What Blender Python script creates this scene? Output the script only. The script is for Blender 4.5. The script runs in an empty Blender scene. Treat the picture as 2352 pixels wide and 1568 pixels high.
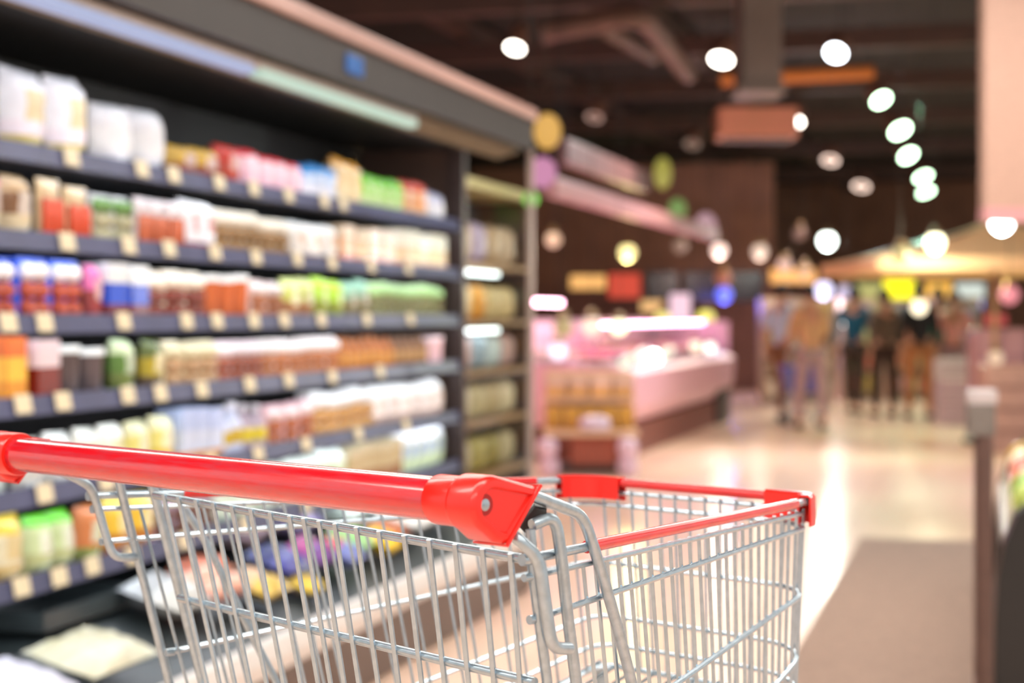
import bpy, bmesh, math, random
from mathutils import Vector, Matrix
random.seed(11)
PI = math.pi
V = Vector
SC = bpy.context.scene
COL = SC.collection
# ------------------------------------------------------------------ camera frame
F = 4000.0                      # focal length in pixels of the 2352 px wide frame
CX, CY, HY = 1176.0, 784.0, 724.0
H = 1.25                        # eye height
TH = math.atan2(1094.0, F)      # the aisle runs along +Y, the camera looks a little to the left of it
S_, C_ = math.sin(TH), math.cos(TH)

def W(r, d, z):                 # right / depth / height  ->  world
    return V((r * C_ - d * S_, r * S_ + d * C_, z))

def at(px, py, d):              # a point seen at px, py at depth d
    return W((px - CX) / F * d, d, H - (py - HY) / F * d)

def at_z(px, py, z):            # ... on the horizontal plane z
    return at(px, py, F * (H - z) / (py - HY))

def at_plane(px, py, p0, n):    # ... on any plane
    o = V((0, 0, H)); e = at(px, py, 1.0) - o
    return o + e * ((p0 - o).dot(n) / e.dot(n))

def y_at(px, X):                # Y at which the vertical plane x = X is seen at column px
    m = (px - CX) / F
    return (-m * X * S_ - X * C_) / (S_ - m * C_)

# ------------------------------------------------------------------ materials
def lin(c):
    return tuple(((v / 255) / 12.92 if v / 255 <= .04045 else ((v / 255 + .055) / 1.055) ** 2.4) for v in c[:3]) + (1.0,)

MATS = {}
def mat(name, rgb, rough=.4, metal=0.0, var=.12, scale=30.0, bump=0.0, coat=0.0, spec=.5, emit=None, trans=0.0, stretch=None, rgb2=None, vary=0.0):
    key = name
    if key in MATS:
        return MATS[key]
    m = bpy.data.materials.new(name); m.use_nodes = True
    nt = m.node_tree; b = nt.nodes['Principled BSDF']
    b.inputs['Roughness'].default_value = rough
    b.inputs['Metallic'].default_value = metal
    b.inputs['Specular IOR Level'].default_value = spec
    b.inputs['Coat Weight'].default_value = coat
    b.inputs['Coat Roughness'].default_value = .12
    b.inputs['Transmission Weight'].default_value = trans
    tc = nt.nodes.new('ShaderNodeTexCoord')
    no = nt.nodes.new('ShaderNodeTexNoise'); no.inputs['Scale'].default_value = scale; no.inputs['Detail'].default_value = 3
    if stretch:
        mp = nt.nodes.new('ShaderNodeMapping'); mp.inputs['Scale'].default_value = stretch
        nt.links.new(tc.outputs['Object'], mp.inputs['Vector']); nt.links.new(mp.outputs['Vector'], no.inputs['Vector'])
    else:
        nt.links.new(tc.outputs['Object'], no.inputs['Vector'])
    a = lin(rgb); c2 = lin(rgb2) if rgb2 else tuple(v * (1 - 2 * var) for v in a[:3]) + (1,)
    rp = nt.nodes.new('ShaderNodeValToRGB')
    rp.color_ramp.elements[0].position = .38; rp.color_ramp.elements[0].color = c2
    rp.color_ramp.elements[1].position = .62; rp.color_ramp.elements[1].color = a
    nt.links.new(no.outputs['Fac'], rp.inputs['Fac']); nt.links.new(rp.outputs['Color'], b.inputs['Base Color'])
    if bump:
        bp = nt.nodes.new('ShaderNodeBump'); bp.inputs['Strength'].default_value = bump; bp.inputs['Distance'].default_value = .01
        nt.links.new(no.outputs['Fac'], bp.inputs['Height']); nt.links.new(bp.outputs['Normal'], b.inputs['Normal'])
    if emit:
        b.inputs['Emission Color'].default_value = lin(emit[0]); b.inputs['Emission Strength'].default_value = emit[1]
    if vary:                                          # each copy a little lighter or darker than its neighbours
        oi = nt.nodes.new('ShaderNodeObjectInfo'); mr = nt.nodes.new('ShaderNodeMapRange'); mr.inputs['To Min'].default_value = 1 - vary; mr.inputs['To Max'].default_value = 1 + vary * .5
        hs = nt.nodes.new('ShaderNodeHueSaturation')
        nt.links.new(oi.outputs['Random'], mr.inputs['Value']); nt.links.new(mr.outputs['Result'], hs.inputs['Value'])
        nt.links.new(rp.outputs['Color'], hs.inputs['Color']); nt.links.new(hs.outputs['Color'], b.inputs['Base Color'])
    MATS[key] = m
    return m

def pm(rgb, rough=.26):         # plain packaging / paint of one colour
    return mat('pack_%02x%02x%02x_%d' % (rgb[0], rgb[1], rgb[2], int(rough * 100)), rgb, rough, var=.06, scale=14, vary=.16)

def glow(rgb, s):
    k = 'lamp_%02x%02x%02x_%d' % (rgb[0], rgb[1], rgb[2], int(s * 10))
    return mat(k, tuple(int(c * .45) for c in rgb), .4, var=0, emit=(rgb, s))

# ------------------------------------------------------------------ mesh builder
class MB:
    def __init__(s):
        s.v = []; s.f = []; s.m = []; s.s = []; s.M = None
    def add(s, vs, fs, mi=0, smooth=False):
        b = len(s.v)
        s.v.extend((s.M @ V(p)) if s.M is not None else V(p) for p in vs)
        for i, f in enumerate(fs):
            s.f.append([b + k for k in f]); s.m.append(mi[i] if isinstance(mi, list) else mi); s.s.append(smooth)
        return s
    def bm(s, bm, mi=0, smooth=False):
        bm.verts.index_update()
        s.add([v.co.copy() for v in bm.verts], [[v.index for v in f.verts] for f in bm.faces], mi, smooth); bm.free(); return s
    def box(s, c, size, mi=0, rz=0, bev=0.0, rot=None):
        bm = bmesh.new(); bmesh.ops.create_cube(bm, size=1)
        R = rot if rot is not None else Matrix.Rotation(rz, 4, 'Z')
        bmesh.ops.scale(bm, vec=V(size), verts=bm.verts)
        if bev:
            bmesh.ops.bevel(bm, geom=list(bm.edges), offset=bev, segments=2, affect='EDGES', profile=.5)
        bmesh.ops.transform(bm, matrix=Matrix.Translation(V(c)) @ R, verts=bm.verts)
        return s.bm(bm, mi, bool(bev) and bev > .02)
    def tube(s, pts, r, n=8, mi=0, cap=True, closed=False, smooth=True):
        pts = [V(p) for p in pts]; N = len(pts)
        rr = r if isinstance(r, (list, tuple)) else [r] * N
        vs = []; up = None
        for i, p in enumerate(pts):
            a = pts[i - 1] if (i or closed) else p
            b = pts[(i + 1) % N] if (i < N - 1 or closed) else p
            t = (b - a).normalized()
            if up is None:
                up = t.orthogonal().normalized()
            up = (up - t * up.dot(t)).normalized()
            q = t.cross(up)
            for k in range(n):
                an = 2 * PI * k / n
                vs.append(p + (up * math.cos(an) + q * math.sin(an)) * rr[i])
        fs = []
        for i in range(N if closed else N - 1):
            j = (i + 1) % N
            for k in range(n):
                l = (k + 1) % n
                fs.append([i * n + k, i * n + l, j * n + l, j * n + k])
        s.add(vs, fs, mi, smooth)
        if cap and not closed:
            b = len(s.v) - N * n
            s.f.append([b + k for k in range(n)][::-1]); s.m.append(mi); s.s.append(False)
            e = b + (N - 1) * n
            s.f.append([e + k for k in range(n)]); s.m.append(mi); s.s.append(False)
        return s
    def lathe(s, prof, n=16, mi=0, M=None, smooth=True):      # prof: (radius, z)
        vs = []; fs = []; N = len(prof)
        for (r, z) in prof:
            for k in range(n):
                a = 2 * PI * k / n
                p = V((r * math.cos(a), r * math.sin(a), z))
                vs.append(M @ p if M is not None else p)
        ms = []
        for i in range(N - 1):
            for k in range(n):
                l = (k + 1) % n
                fs.append([i * n + k, i * n + l, (i + 1) * n + l, (i + 1) * n + k]); ms.append(mi[i] if isinstance(mi, list) else mi)
        fs.append(list(range(n))[::-1]); ms.append(ms[0]); fs.append([(N - 1) * n + k for k in range(n)]); ms.append(ms[-2])
        return s.add(vs, fs, ms, smooth)
    def ball(s, c, r, n=12, mi=0, sc=(1, 1, 1)):
        bm = bmesh.new(); bmesh.ops.create_uvsphere(bm, u_segments=n, v_segments=max(6, n * 2 // 3), radius=r)
        bmesh.ops.scale(bm, vec=V(sc), verts=bm.verts); bmesh.ops.translate(bm, vec=V(c), verts=bm.verts)
        return s.bm(bm, mi, True)
    def prism(s, poly, ext, mi=0, bev=0.0, smooth=False, seg=3):       # planar 3-D polygon swept along ext
        bm = bmesh.new(); ext = V(ext)
        a = [bm.verts.new(V(p)) for p in poly]; b = [bm.verts.new(V(p) + ext) for p in poly]
        bm.faces.new(a[::-1]); bm.faces.new(b)
        n = len(poly)
        for i in range(n):
            bm.faces.new([a[i], a[(i + 1) % n], b[(i + 1) % n], b[i]])
        bmesh.ops.recalc_face_normals(bm, faces=bm.faces)
        if bev:
            es = [e for e in bm.edges if (e.verts[0] in a) == (e.verts[1] in a)]
            bmesh.ops.bevel(bm, geom=es, offset=bev, segments=seg, affect='EDGES', profile=.5)
        return s.bm(bm, mi, smooth)
    def build(s, name, mats, parent=None, kind=None):
        me = bpy.data.meshes.new(name)
        off = parent.location if parent is not None else V((0, 0, 0))
        p = parent
        while p is not None and p.parent is not None:
            p = p.parent; off = off + p.location
        me.from_pydata([tuple(v - off) for v in s.v], [], s.f)
        if not isinstance(mats, (list, tuple)):
            mats = [mats]
        for m in mats:
            me.materials.append(m)
        me.polygons.foreach_set('material_index', s.m); me.polygons.foreach_set('use_smooth', s.s)
        me.update()
        if any(s.s):                                   # keep hard edges hard on smooth shaded parts
            b2 = bmesh.new(); b2.from_mesh(me)
            for e in b2.edges:
                if len(e.link_faces) == 2 and e.calc_face_angle(0) > .75: e.smooth = False
            b2.to_mesh(me); b2.free()
        o = bpy.data.objects.new(name, me); COL.objects.link(o)
        if parent is not None:
            o.parent = parent
        if kind:
            o['kind'] = kind
        return o

def fillet(pts, rad, seg=5):
    pts = [V(p) for p in pts]; out = [pts[0]]
    for i in range(1, len(pts) - 1):
        r = rad[min(i - 1, len(rad) - 1)] if isinstance(rad, (list, tuple)) else rad
        r1, r2 = r if isinstance(r, (list, tuple)) else (r, r)
        p, a, b = pts[i], pts[i - 1], pts[i + 1]
        A = p + (a - p).normalized() * min(r1, (a - p).length * .48); B = p + (b - p).normalized() * min(r2, (b - p).length * .48)
        for k in range(seg + 1):
            t = k / seg
            out.append(A * (1 - t) ** 2 + p * 2 * t * (1 - t) + B * t * t)
    out.append(pts[-1]); return out

def tag(o, label, cat, group=None, kind=None):
    o['label'] = label; o['category'] = cat
    if group: o['group'] = group
    if kind: o['kind'] = kind
    return o

def thing(name, loc, label, cat, group=None):
    o = bpy.data.objects.new(name, None); COL.objects.link(o); o.location = V(loc); o.empty_display_size = .05
    return tag(o, label, cat, group)

def dup(o, loc, rz=0.0, label=None, scale=None, group=None):
    kids = [c for c in bpy.data.objects if c.parent == o]
    r = o.copy(); COL.objects.link(r); r.location = V(loc); r.rotation_euler = (0, 0, rz)
    if scale: r.scale = scale
    if label: r['label'] = label
    if group: r['group'] = group
    for c in kids:
        sub = [g for g in bpy.data.objects if g.parent == c]
        d = c.copy(); COL.objects.link(d); d.parent = r
        for g in sub:
            h = g.copy(); COL.objects.link(h); h.parent = d
    return r

ORD = ('first second third fourth fifth sixth seventh eighth ninth tenth eleventh twelfth thirteenth fourteenth fifteenth sixteenth '
       'seventeenth eighteenth nineteenth twentieth').split()
LED_S = 11.0; LAMP_E = 470; PEND_E = 20; FILL_S = 23.0; FOCUS = 1.36; BLUR = 35.0; EXPO = 0.0; AMB = 1.0
# ================================================================== THE TROLLEY
STEEL = mat('galvanised_steel', (176, 192, 203), .27, metal=.82, var=.05, scale=120)
STEEL2 = mat('galvanised_tube', (172, 188, 199), .3, metal=.8, var=.07, scale=120, bump=.06)
REDCAP = mat('red_moulded_plastic', (228, 30, 18), .28, var=.03, scale=20, coat=.3)
REDTUBE = mat('worn_red_handle', (200, 12, 28), .20, var=.1, scale=9, coat=.9, stretch=(3, 26, 26), rgb2=(188, 40, 54))
REDSLEEVE = mat('red_sleeve', (214, 30, 34), .25, var=.08, scale=30, coat=.5)
BLACKP = mat('black_rubber_plug', (28, 28, 30), .5, var=.1)
DARKHOLE = mat('dark_red_recess', (150, 8, 8), .5, var=.05)
RUBBER = mat('grey_wheel_rubber', (70, 72, 74), .6, var=.1)

HR = .17
KF = 1.06
def rim(px, py, k=1.0):
    return at(px, py, F * HR * k / (py - HY))
RL, RR, FL, FR = rim(212, 1138), rim(1210, 1284), rim(1345, 1101.5, KF), rim(1874, 1147, KF)
ax = ((FL + FR) / 2 - (RL + RR) / 2); ax.z = 0; ax.normalize()
bx = V((ax.y, -ax.x, 0))                      # to the trolley's right
ZD = V((0, 0, -1))
DR, DF = .38, .20
RLB = RL + ZD * DR + ax * .26 * DR + bx * .089 * DR
RRB = RR + ZD * DR + ax * .26 * DR - bx * .089 * DR
FLB = FL + ZD * DF + ax * .03 * DF + bx * .085 * DF
FRB = FR + ZD * DF + ax * .03 * DF - bx * .085 * DF
cart = thing('shopping_trolley', ((RL + RR + FL + FR) / 4).xy.to_3d(),
             'empty wire shopping trolley with red handle standing in the aisle', 'shopping trolley')

def q_pt(T, B, q): return T.lerp(B, q)
def hoop_pts(qr, qf, rfl=.03, rfr=(.07, .04)):
    a, b, c, d = q_pt(RL, RLB, qr), q_pt(FL, FLB, qf), q_pt(FR, FRB, qf), q_pt(RR, RRB, qr)
    if qr > .2: a, d = a.lerp(b, .062), d.lerp(c, .062)
    return fillet([a, b, c, d], [rfl, rfr], 8)
# rim and hoops
MB().tube(hoop_pts(0, 0, rfr=(.03, .02)), .0036, 10).build('basket_rim', STEEL, cart)
for qr, qf, r in ((.034, .055, .0024), (.115, .125, .0026), (.415, .44, .0026), (.735, .73, .0024), (.87, .885, .0024), (1, 1, .0034)):
    MB().tube(hoop_pts(qr, qf), r, 8).build('basket_hoop', STEEL, cart)
# wire ends at the rear right
for P0, r in ((q_pt(RR, RRB, 0), .0044), (q_pt(RR, RRB, .034), .003), (q_pt(RR, RRB, .115), .0034),
              (q_pt(RL, RLB, 0), .0048), (q_pt(RL, RLB, .034), .004), (q_pt(RL, RLB, .115), .0036), (q_pt(RL, RLB, .415).lerp(q_pt(FL, FLB, .44), .062), .0036)):
    MB().tube([P0 + ax * .004, P0 - ax * .005], r, 10).build('wire_end', STEEL, cart)
# side and front wires
def side(T0, T1, B0, B1, n, s0, s1, r, off, name):
    m = MB()
    for i in range(n):
        s = s0 + (s1 - s0) * i / (n - 1)
        t, b = T0.lerp(T1, s) + off, B0.lerp(B1, s) + off
        m.tube([t.lerp(b, .035), t.lerp(b, .5), b], r, 6)
    m.build(name, STEEL, cart)
side(RL, FL, RLB, FLB, 24, .075, .955, .0016, bx * .003, 'side_wire_panel')
side(RR, FR, RRB, FRB, 25, .15, .955, .0018, -bx * .003, 'side_wire_panel')
side(FL, FR, FLB, FRB, 14, .09, .95, .0016, -ax * .003, 'front_wire_panel')
m = MB()
for i in range(11):
    s = i / 10
    m.tube([RLB.lerp(RRB, s) + V((0, 0, .003)), FLB.lerp(FRB, s) + V((0, 0, .003))], .002, 6)
for i in range(1, 6):
    s = i / 6
    m.tube([RLB.lerp(FLB, s), RRB.lerp(FRB, s)], .0024, 6)
m.build('basket_floor_grid', STEEL, cart)
# hinged rear gate
nrear = (RR - RL).cross(V((0, 0, 1))).normalized()
G0 = at_plane(356, 1137, RL, nrear); G1 = at_plane(1208, 1284, RL, nrear)
DG = .34
G0B = G0 + ZD * DG + ax * .215 * DG + bx * .095 * DG
G1B = G1 + ZD * DG + ax * .175 * DG - bx * .075 * DG
gate = MB()
gate.tube([G0, G1], .0036, 10)
gate.tube([G0.lerp(G0B, .275), G1.lerp(G1B, .262)], .0036, 10)
gate.tube([G0.lerp(G0B, .62), G1.lerp(G1B, .62)], .003, 8)
gate.tube([G0B, G1B], .0036, 10)
xs = [384, 418, 458, 498, 541, 585, 629, 674, 706, 741, 778, 827, 879, 937, 994, 1054, 1117, 1181]
for px in xs:
    lo, hi = 0.0, 1.0
    for _ in range(30):
        mid = (lo + hi) / 2; P = G0.lerp(G1, mid)
        d = -P.x * S_ + P.y * C_; r = P.x * C_ + P.y * S_
        if CX + F * r / d < px: lo = mid
        else: hi = mid
    t, b = G0.lerp(G1, lo) - ax * .004, G0B.lerp(G1B, lo) - ax * .004
    gate.tube([t + V((0, 0, .003)), t.lerp(b, .5), b], .0022, 8)
g = gate.build('rear_gate', STEEL, cart)
# frame tubes --------------------------------------------------------
def ptube(spec, r, name, rad=.02, tail=None, n=12, mt=None):
    pts = [at(*p) for p in spec]
    if tail: pts += [V(t) for t in tail]
    return MB().tube(fillet(pts, rad, 6), r, n).build(name, mt or STEEL2, cart)
def dep(P): return -P.x * S_ + P.y * C_
dRR, dRL = dep(RR), dep(RL)
rail = {}
for sgn, key in ((-1, 'l'), (1, 'r')):
    base = (RL if sgn < 0 else RR); fb = (FL if sgn < 0 else FR)
    rail[key] = (base + ax * .16 - bx * sgn * .05, fb + ax * .02 - bx * sgn * .02)
    for p in rail[key]: p.z = .20
# right bracket with its hooked end
ptube([(1174, 1226, dRR - .016), (1198, 1244, dRR - .020), (1238, 1282, dRR - .014), (1250, 1370, dRR - .012), (1268, 1488, dRR - .008), (1308, 1489, dRR + .012)],
      .0044, 'handle_bracket', [.02, .014, .02, .010])
ptube([(1218, 1215, dRR + .005), (1228, 1340, dRR + .006), (1258, 1568, dRR + .02)], .0036, 'gate_post', .01,
      [G1B + bx * .012])
PO2 = [(1222, 1206, dRR + .008), (1276, 1182, dRR + .022), (1291, 1290, dRR + .026), (1302, 1400, dRR + .034), (1324, 1568, dRR + .05)]
ptube(PO2, .0044, 'frame_post', [.014, .02, .02, .02], [rail['r'][0] + V((0, 0, .3)) + ax * .02, rail['r'][0]])
PO3 = [(1215, 1135, dRR + .0), (1338, 1182, dRR + .065), (1366, 1262, dRR + .075), (1410, 1410, dRR + .1), (1452, 1568, dRR + .13)]
ptube(PO3, .0044, 'frame_post', [.014, .02, .02, .02], [rail['r'][0] + ax * .12 + V((0, 0, .3)), rail['r'][0] + ax * .12])
# left bracket, post and brace
ptube([(92, 1064, dRL - .05), (200, 1108, dRL - .02), (217, 1136, dRL - .004), (246, 1240, dRL), (262, 1281, dRL + .003), (312, 1279, dRL + .02)],
      .0040, 'handle_bracket', [.03, .02, .02, .018])
ptube([(266, 1075, dRL + .0), (304, 1232, dRL + .02), (345, 1392, dRL + .03), (380, 1530, dRL + .04), (392, 1580, dRL + .045)], .0044, 'frame_post', .01,
      [rail['l'][0] + V((0, 0, .3)) + ax * .02, rail['l'][0]])
ptube([(343, 1090, dRL - .006), (362, 1160, dRL - .002), (466, 1568, dRL + .035)], .0048, 'gate_post', .01, [G0B - bx * .012])
ptube([(412, 1150, dRL + .09), (470, 1238, dRL + .1), (507, 1312, dRL + .1), (600, 1500, dRL + .12), (648, 1590, dRL + .13)], .0040, 'frame_post', .02,
      [rail['l'][0] + ax * .12 + V((0, 0, .3)), rail['l'][0] + ax * .12])
# lower chassis and castors (below the frame of the photo)
m = MB()
for key in 'lr':
    m.tube([rail[key][0] - ax * .02, rail[key][1]], .011, 10)
m.tube([rail['l'][1], rail['r'][1]], .011, 10); m.tube([rail['l'][0], rail['r'][0]], .011, 10)
for key, B in (('l', FLB), ('r', FRB)):
    m.tube([B, rail[key][1]], .006, 8)
for key, B in (('l', RLB), ('r', RRB)):
    m.tube([B, rail[key][0] + ax * .05], .006, 8)
m.build('chassis', STEEL2, cart)
for key in 'lr':
    for P in rail[key]:
        c = MB(); q = P + V((0, 0, -.02))
        c.tube([P, q], .009, 10); c.box(q + V((0, 0, -.005)), (.05, .05, .006), 0, math.atan2(ax.y, ax.x))
        for s in (-1, 1):
            c.tube([q + bx * s * .018, V((q.x, q.y, .06)) + bx * s * .018 - ax * .02], .005, 6)
        co = c.build('castor_fork', STEEL2, cart)
        w = MB(); ctr = V((P.x, P.y, .06)) - ax * .02
        prof = [(.012, -.013), (.050, -.013), (.058, -.008), (.060, 0), (.058, .008), (.050, .013), (.012, .013)]
        Mx = Matrix.Translation(ctr) @ bx.to_track_quat('Z', 'Y').to_matrix().to_4x4()
        w.lathe(prof, 24, 0, Mx); w.build('castor_wheel', RUBBER, co)
# red sleeves on the rim
def on_rim(px, A, B):
    lo, hi = 0.0, 1.0; pa = lambda P: CX + F * (P.x * C_ + P.y * S_) / dep(P)
    up = pa(B) > pa(A)
    for _ in range(40):
        mid = (lo + hi) / 2
        if (pa(A.lerp(B, mid)) < px) == up: lo = mid
        else: hi = mid
    return A.lerp(B, lo)
MB().tube([on_rim(1348, RR, FR), on_rim(1826, RR, FR)], .0049, 14).build('rim_sleeve', REDSLEEVE, cart)
MB().tube([on_rim(421, RL, FL), on_rim(1229, RL, FL)], .0049, 14).build('rim_sleeve', REDSLEEVE, cart)
MB().tube([on_rim(1424, FL, FR), on_rim(1768, FL, FR)], .0049, 14).build('rim_sleeve', REDSLEEVE, cart)
# corner covers: an L shaped strip wrapped outside the corner, folded over the rim
def corner(A, Cn, B, la, lb, drop, rise, rad, name):
    e0, e1 = (A - Cn).normalized(), (B - Cn).normalized()
    pts = fillet([Cn + e0 * (la + .04), Cn, Cn + e1 * (lb + .04)], [rad], 8)
    pts = [Cn + e0 * la] + [p for p in pts[1:-1] if (p - Cn).dot(e0) < la - .001 and (p - Cn).dot(e1) < lb - .001] + [Cn + e1 * lb]
    out = []
    for i, p in enumerate(pts):
        t = (pts[min(i + 1, len(pts) - 1)] - pts[max(i - 1, 0)]); t.z = 0; t.normalize()
        out.append((p, V((t.y, -t.x, 0))))
    # outward is away from the basket's centre
    ctr = (RL + RR + FL + FR) / 4
    vs = []; fs = []
    sec = [(-.0076, -drop * .9), (-.0076, rise * .6), (-.005, rise), (.0036, rise), (.0062, rise * .6), (.0068, -drop * .5), (.0066, -drop), (.0046, -drop), (.0046, rise * .62), (-.0056, rise * .62), (-.0060, -drop * .9)]
    for p, nrm in out:
        if (p - ctr).dot(nrm) < 0: nrm = -nrm
        for o, z in sec:
            vs.append(p + nrm * o + V((0, 0, z)))
    n = len(sec)
    for i in range(len(out) - 1):
        for k in range(n):
            l = (k + 1) % n
            fs.append([i * n + k, i * n + l, (i + 1) * n + l, (i + 1) * n + k])
    fs.append(list(range(n))); fs.append([(len(out) - 1) * n + k for k in range(n)][::-1])
    MB().add(vs, fs, 0, False).build(name, REDCAP, cart)
corner(RL, FL, FR, .034, .052, .0195, .0062, (.03, .03), 'corner_cover')
corner(RR, FR, FL, .031, .056, .0235, .0068, (.03, .02), 'corner_cover')
# handle
HH = .1275
HLp, HRp = at(45, 1043, F * HH / (1043 - HY)), at(1010, 1146, F * HH / (1146 - HY))
hd = (HRp - HLp).normalized()
ha = V((-hd.y, hd.x, 0)).normalized()
if ha.dot(ax) < 0: ha = -ha
up = V((0, 0, 1))
han = MB().tube([(-.01, 0, 0), ((HRp - HLp).length * .33, 0, 0), ((HRp - HLp).length * .66, 0, 0), ((HRp - HLp).length + .01, 0, 0)], .0155, 40)
ho = han.build('handle', REDTUBE); ho.parent = cart; ho.location = HLp - cart.location
ho.rotation_euler = hd.to_track_quat('X', 'Z').to_euler()
Mh = Matrix((tuple(hd) + (0,), tuple(ha) + (0,), (0, 0, 1, 0), (0, 0, 0, 1)))
def housing(P0, dirn, name, r0=.0175):
    # collar + shroud, the shroud's outer face carries the screw
    col = MB()
    Mx = Matrix.Translation(P0) @ (hd * dirn).to_track_quat('Z', 'Y').to_matrix().to_4x4()
    col.lathe([(.0157, -.0005), (r0 - .0006, -.0008), (r0, .0006), (r0, .034)], 40, 0, Mx)
    c = P0 + hd * dirn * .0235
    prof = []
    R = .0198
    for k in range(15):
        a = math.radians(82 + (246 - 82) * k / 14)
        prof.append((R * math.cos(a), R * math.sin(a)))
    prof += [(.001, -.0252), (.0118, -.0278), (.0442, .0090)]
    # subdivide the top edge for a clean outline
    poly = [c + ha * x + up * z for x, z in prof]
    if dirn < 0: pass
    bm = bmesh.new(); ex = hd * dirn * .030
    va = [bm.verts.new(p) for p in poly]; vb = [bm.verts.new(p + ex) for p in poly]; n_ = len(poly)
    bm.faces.new(va); fo = bm.faces.new(vb)
    for i in range(n_): bm.faces.new([va[i], va[(i + 1) % n_], vb[(i + 1) % n_], vb[i]])
    bmesh.ops.recalc_face_normals(bm, faces=bm.faces)
    bmesh.ops.bevel(bm, geom=[e for e in bm.edges if (e.verts[0] in va) == (e.verts[1] in va) and not ({e.verts[0], e.verts[1]} in ({va[-1], va[-2]}, {vb[-1], vb[-2]}))], offset=.0044, segments=5, affect='EDGES', profile=.5)
    fo = max((f for f in bm.faces if f.normal.dot(hd * dirn) > .9), key=lambda f: f.calc_area())
    bmesh.ops.inset_region(bm, faces=[fo], thickness=.0030)
    bmesh.ops.inset_region(bm, faces=[fo], thickness=.0016)
    for v in fo.verts: v.co -= hd * dirn * .0022
    col.bm(bm, 0, True)
    # raised lip along the slanted open end
    e0 = c + ha * .0445 + up * .0098; e1 = c + ha * .0115 + up * -.0285
    for w0, w1 in ((-.0004, .0304),):
        a0, a1 = e0 + hd * dirn * w0, e1 + hd * dirn * w0
        b0, b1 = e0 + hd * dirn * w1, e1 + hd * dirn * w1
        col.tube([a0, b0, b1, a1], .0016, 8, closed=True)
    o = col.build(name, REDCAP, cart)
    for p in o.data.polygons: p.use_smooth = True
    fc = c + hd * dirn * .0280
    # sunken panel edge on the face
    s = MB()
    Mf = Matrix.Translation(fc + ha * -.0070 + up * .0005) @ (hd * dirn).to_track_quat('Z', 'Y').to_matrix().to_4x4()
    s.lathe([(.0040, .0004), (.0072, .0004), (.0072, -.002), (.0040, -.002)], 28, 0, Mf)
    s.build('screw_recess', DARKHOLE, o)
    s = MB()
    s.lathe([(.0002, .0008), (.0030, .0008), (.0046, .0002), (.0046, -.002)], 20, 0, Mf)
    s.box(Mf @ V((0, 0, .0009)), (.0048, .0010, .0006), 0, 0, 0, (hd * dirn).to_track_quat('Z', 'Y').to_matrix().to_4x4())
    s.build('screw', STEEL, o)
    # a raised rounded rib framing the flat panel of the face
    rb = MB()
    rp = [fc + ha * x + up * z for x, z in ((.043, .0050), (.004, .0135), (-.009, .012), (-.0145, .002), (-.012, -.009), (-.002, -.0165), (.018, -.0210))]
    return o
housing(HRp, 1, 'handle_end_cap')
housing(HLp, -1, 'handle_end_cap', .0196)
# black plug under the right cap
pg = [at(px, py, dRR + .014) for px, py in ((1228, 1160), (1256, 1170), (1255, 1186), (1211, 1229), (1194, 1212), (1204, 1190))]
MB().prism(pg, -hd * .0 + W(0, .016, 0), 0, .0025, True).build('tube_plug', BLACKP, cart)
# ================================================================== ROOM
FLOORM = mat('polished_beige_floor', (244, 212, 186), .2, var=.03, scale=.6, rgb2=(243, 202, 182), coat=.0)
nt = FLOORM.node_tree                                                  # large square tiles with fine joints
bk = nt.nodes.new('ShaderNodeTexBrick'); bk.offset = 0; bk.inputs['Scale'].default_value = 1.0
bk.inputs['Brick Width'].default_value = .8; bk.inputs['Row Height'].default_value = .8; bk.inputs['Mortar Size'].default_value = .004
bk.inputs['Color1'].default_value = (1, 1, 1, 1); bk.inputs['Color2'].default_value = (.97, .97, .97, 1); bk.inputs['Mortar'].default_value = (.8, .76, .72, 1)
mx = nt.nodes.new('ShaderNodeMix'); mx.data_type = 'RGBA'; mx.blend_type = 'MULTIPLY'; mx.inputs['Factor'].default_value = 1
tcn = [n for n in nt.nodes if n.type == 'TEX_COORD'][0]; rpn = [n for n in nt.nodes if n.type == 'VALTORGB'][0]
nt.links.new(tcn.outputs['Object'], bk.inputs['Vector']); nt.links.new(rpn.outputs['Color'], mx.inputs['A']); nt.links.new(bk.outputs['Color'], mx.inputs['B'])
nt.links.new(mx.outputs['Result'], nt.nodes['Principled BSDF'].inputs['Base Color'])
CEILM = mat('dark_brown_ceiling', (44, 31, 26), .8, var=.15, scale=1.2)
BEAMM = mat('brown_painted_steel', (100, 68, 56), .6, var=.1, scale=3)
DUCTM = mat('grey_brown_duct', (112, 96, 86), .5, var=.08, scale=3)
ORPIPE = mat('orange_pipe', (196, 112, 40), .5, var=.05)
WALLM = mat('brown_back_wall', (150, 106, 82), .7, var=.1, scale=2)
DARKW = mat('dark_panel', (44, 32, 28), .5, var=.1, scale=4)
ZC = 4.6
m = MB(); m.box((-3, 20, -.05), (26, 60, .1)); m.build('floor', FLOORM, None, 'structure')
m = MB(); m.box((-4.5, 24, ZC + .05), (23, 46, .1)); m.build('ceiling', CEILM, None, 'structure')
m = MB(); m.box((-4, 45, ZC / 2), (22, .2, ZC)); m.build('wall_back', WALLM, None, 'structure')
m = MB(); m.box((-14.9, 24, ZC / 2), (.2, 44, ZC)); m.build('wall_left', DARKW, None, 'structure')
# hall behind the meat counter
hw = at(1240, 724, 29.0); hx = at(1775, 724, 29.0)
m = MB(); m.box(((hw.x - 1.5 + hx.x) / 2, 29.2, 1.9), (hx.x - hw.x + 1.5, .2, 3.8)); m.build('wall_hall', WALLM, None, 'structure')
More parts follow.
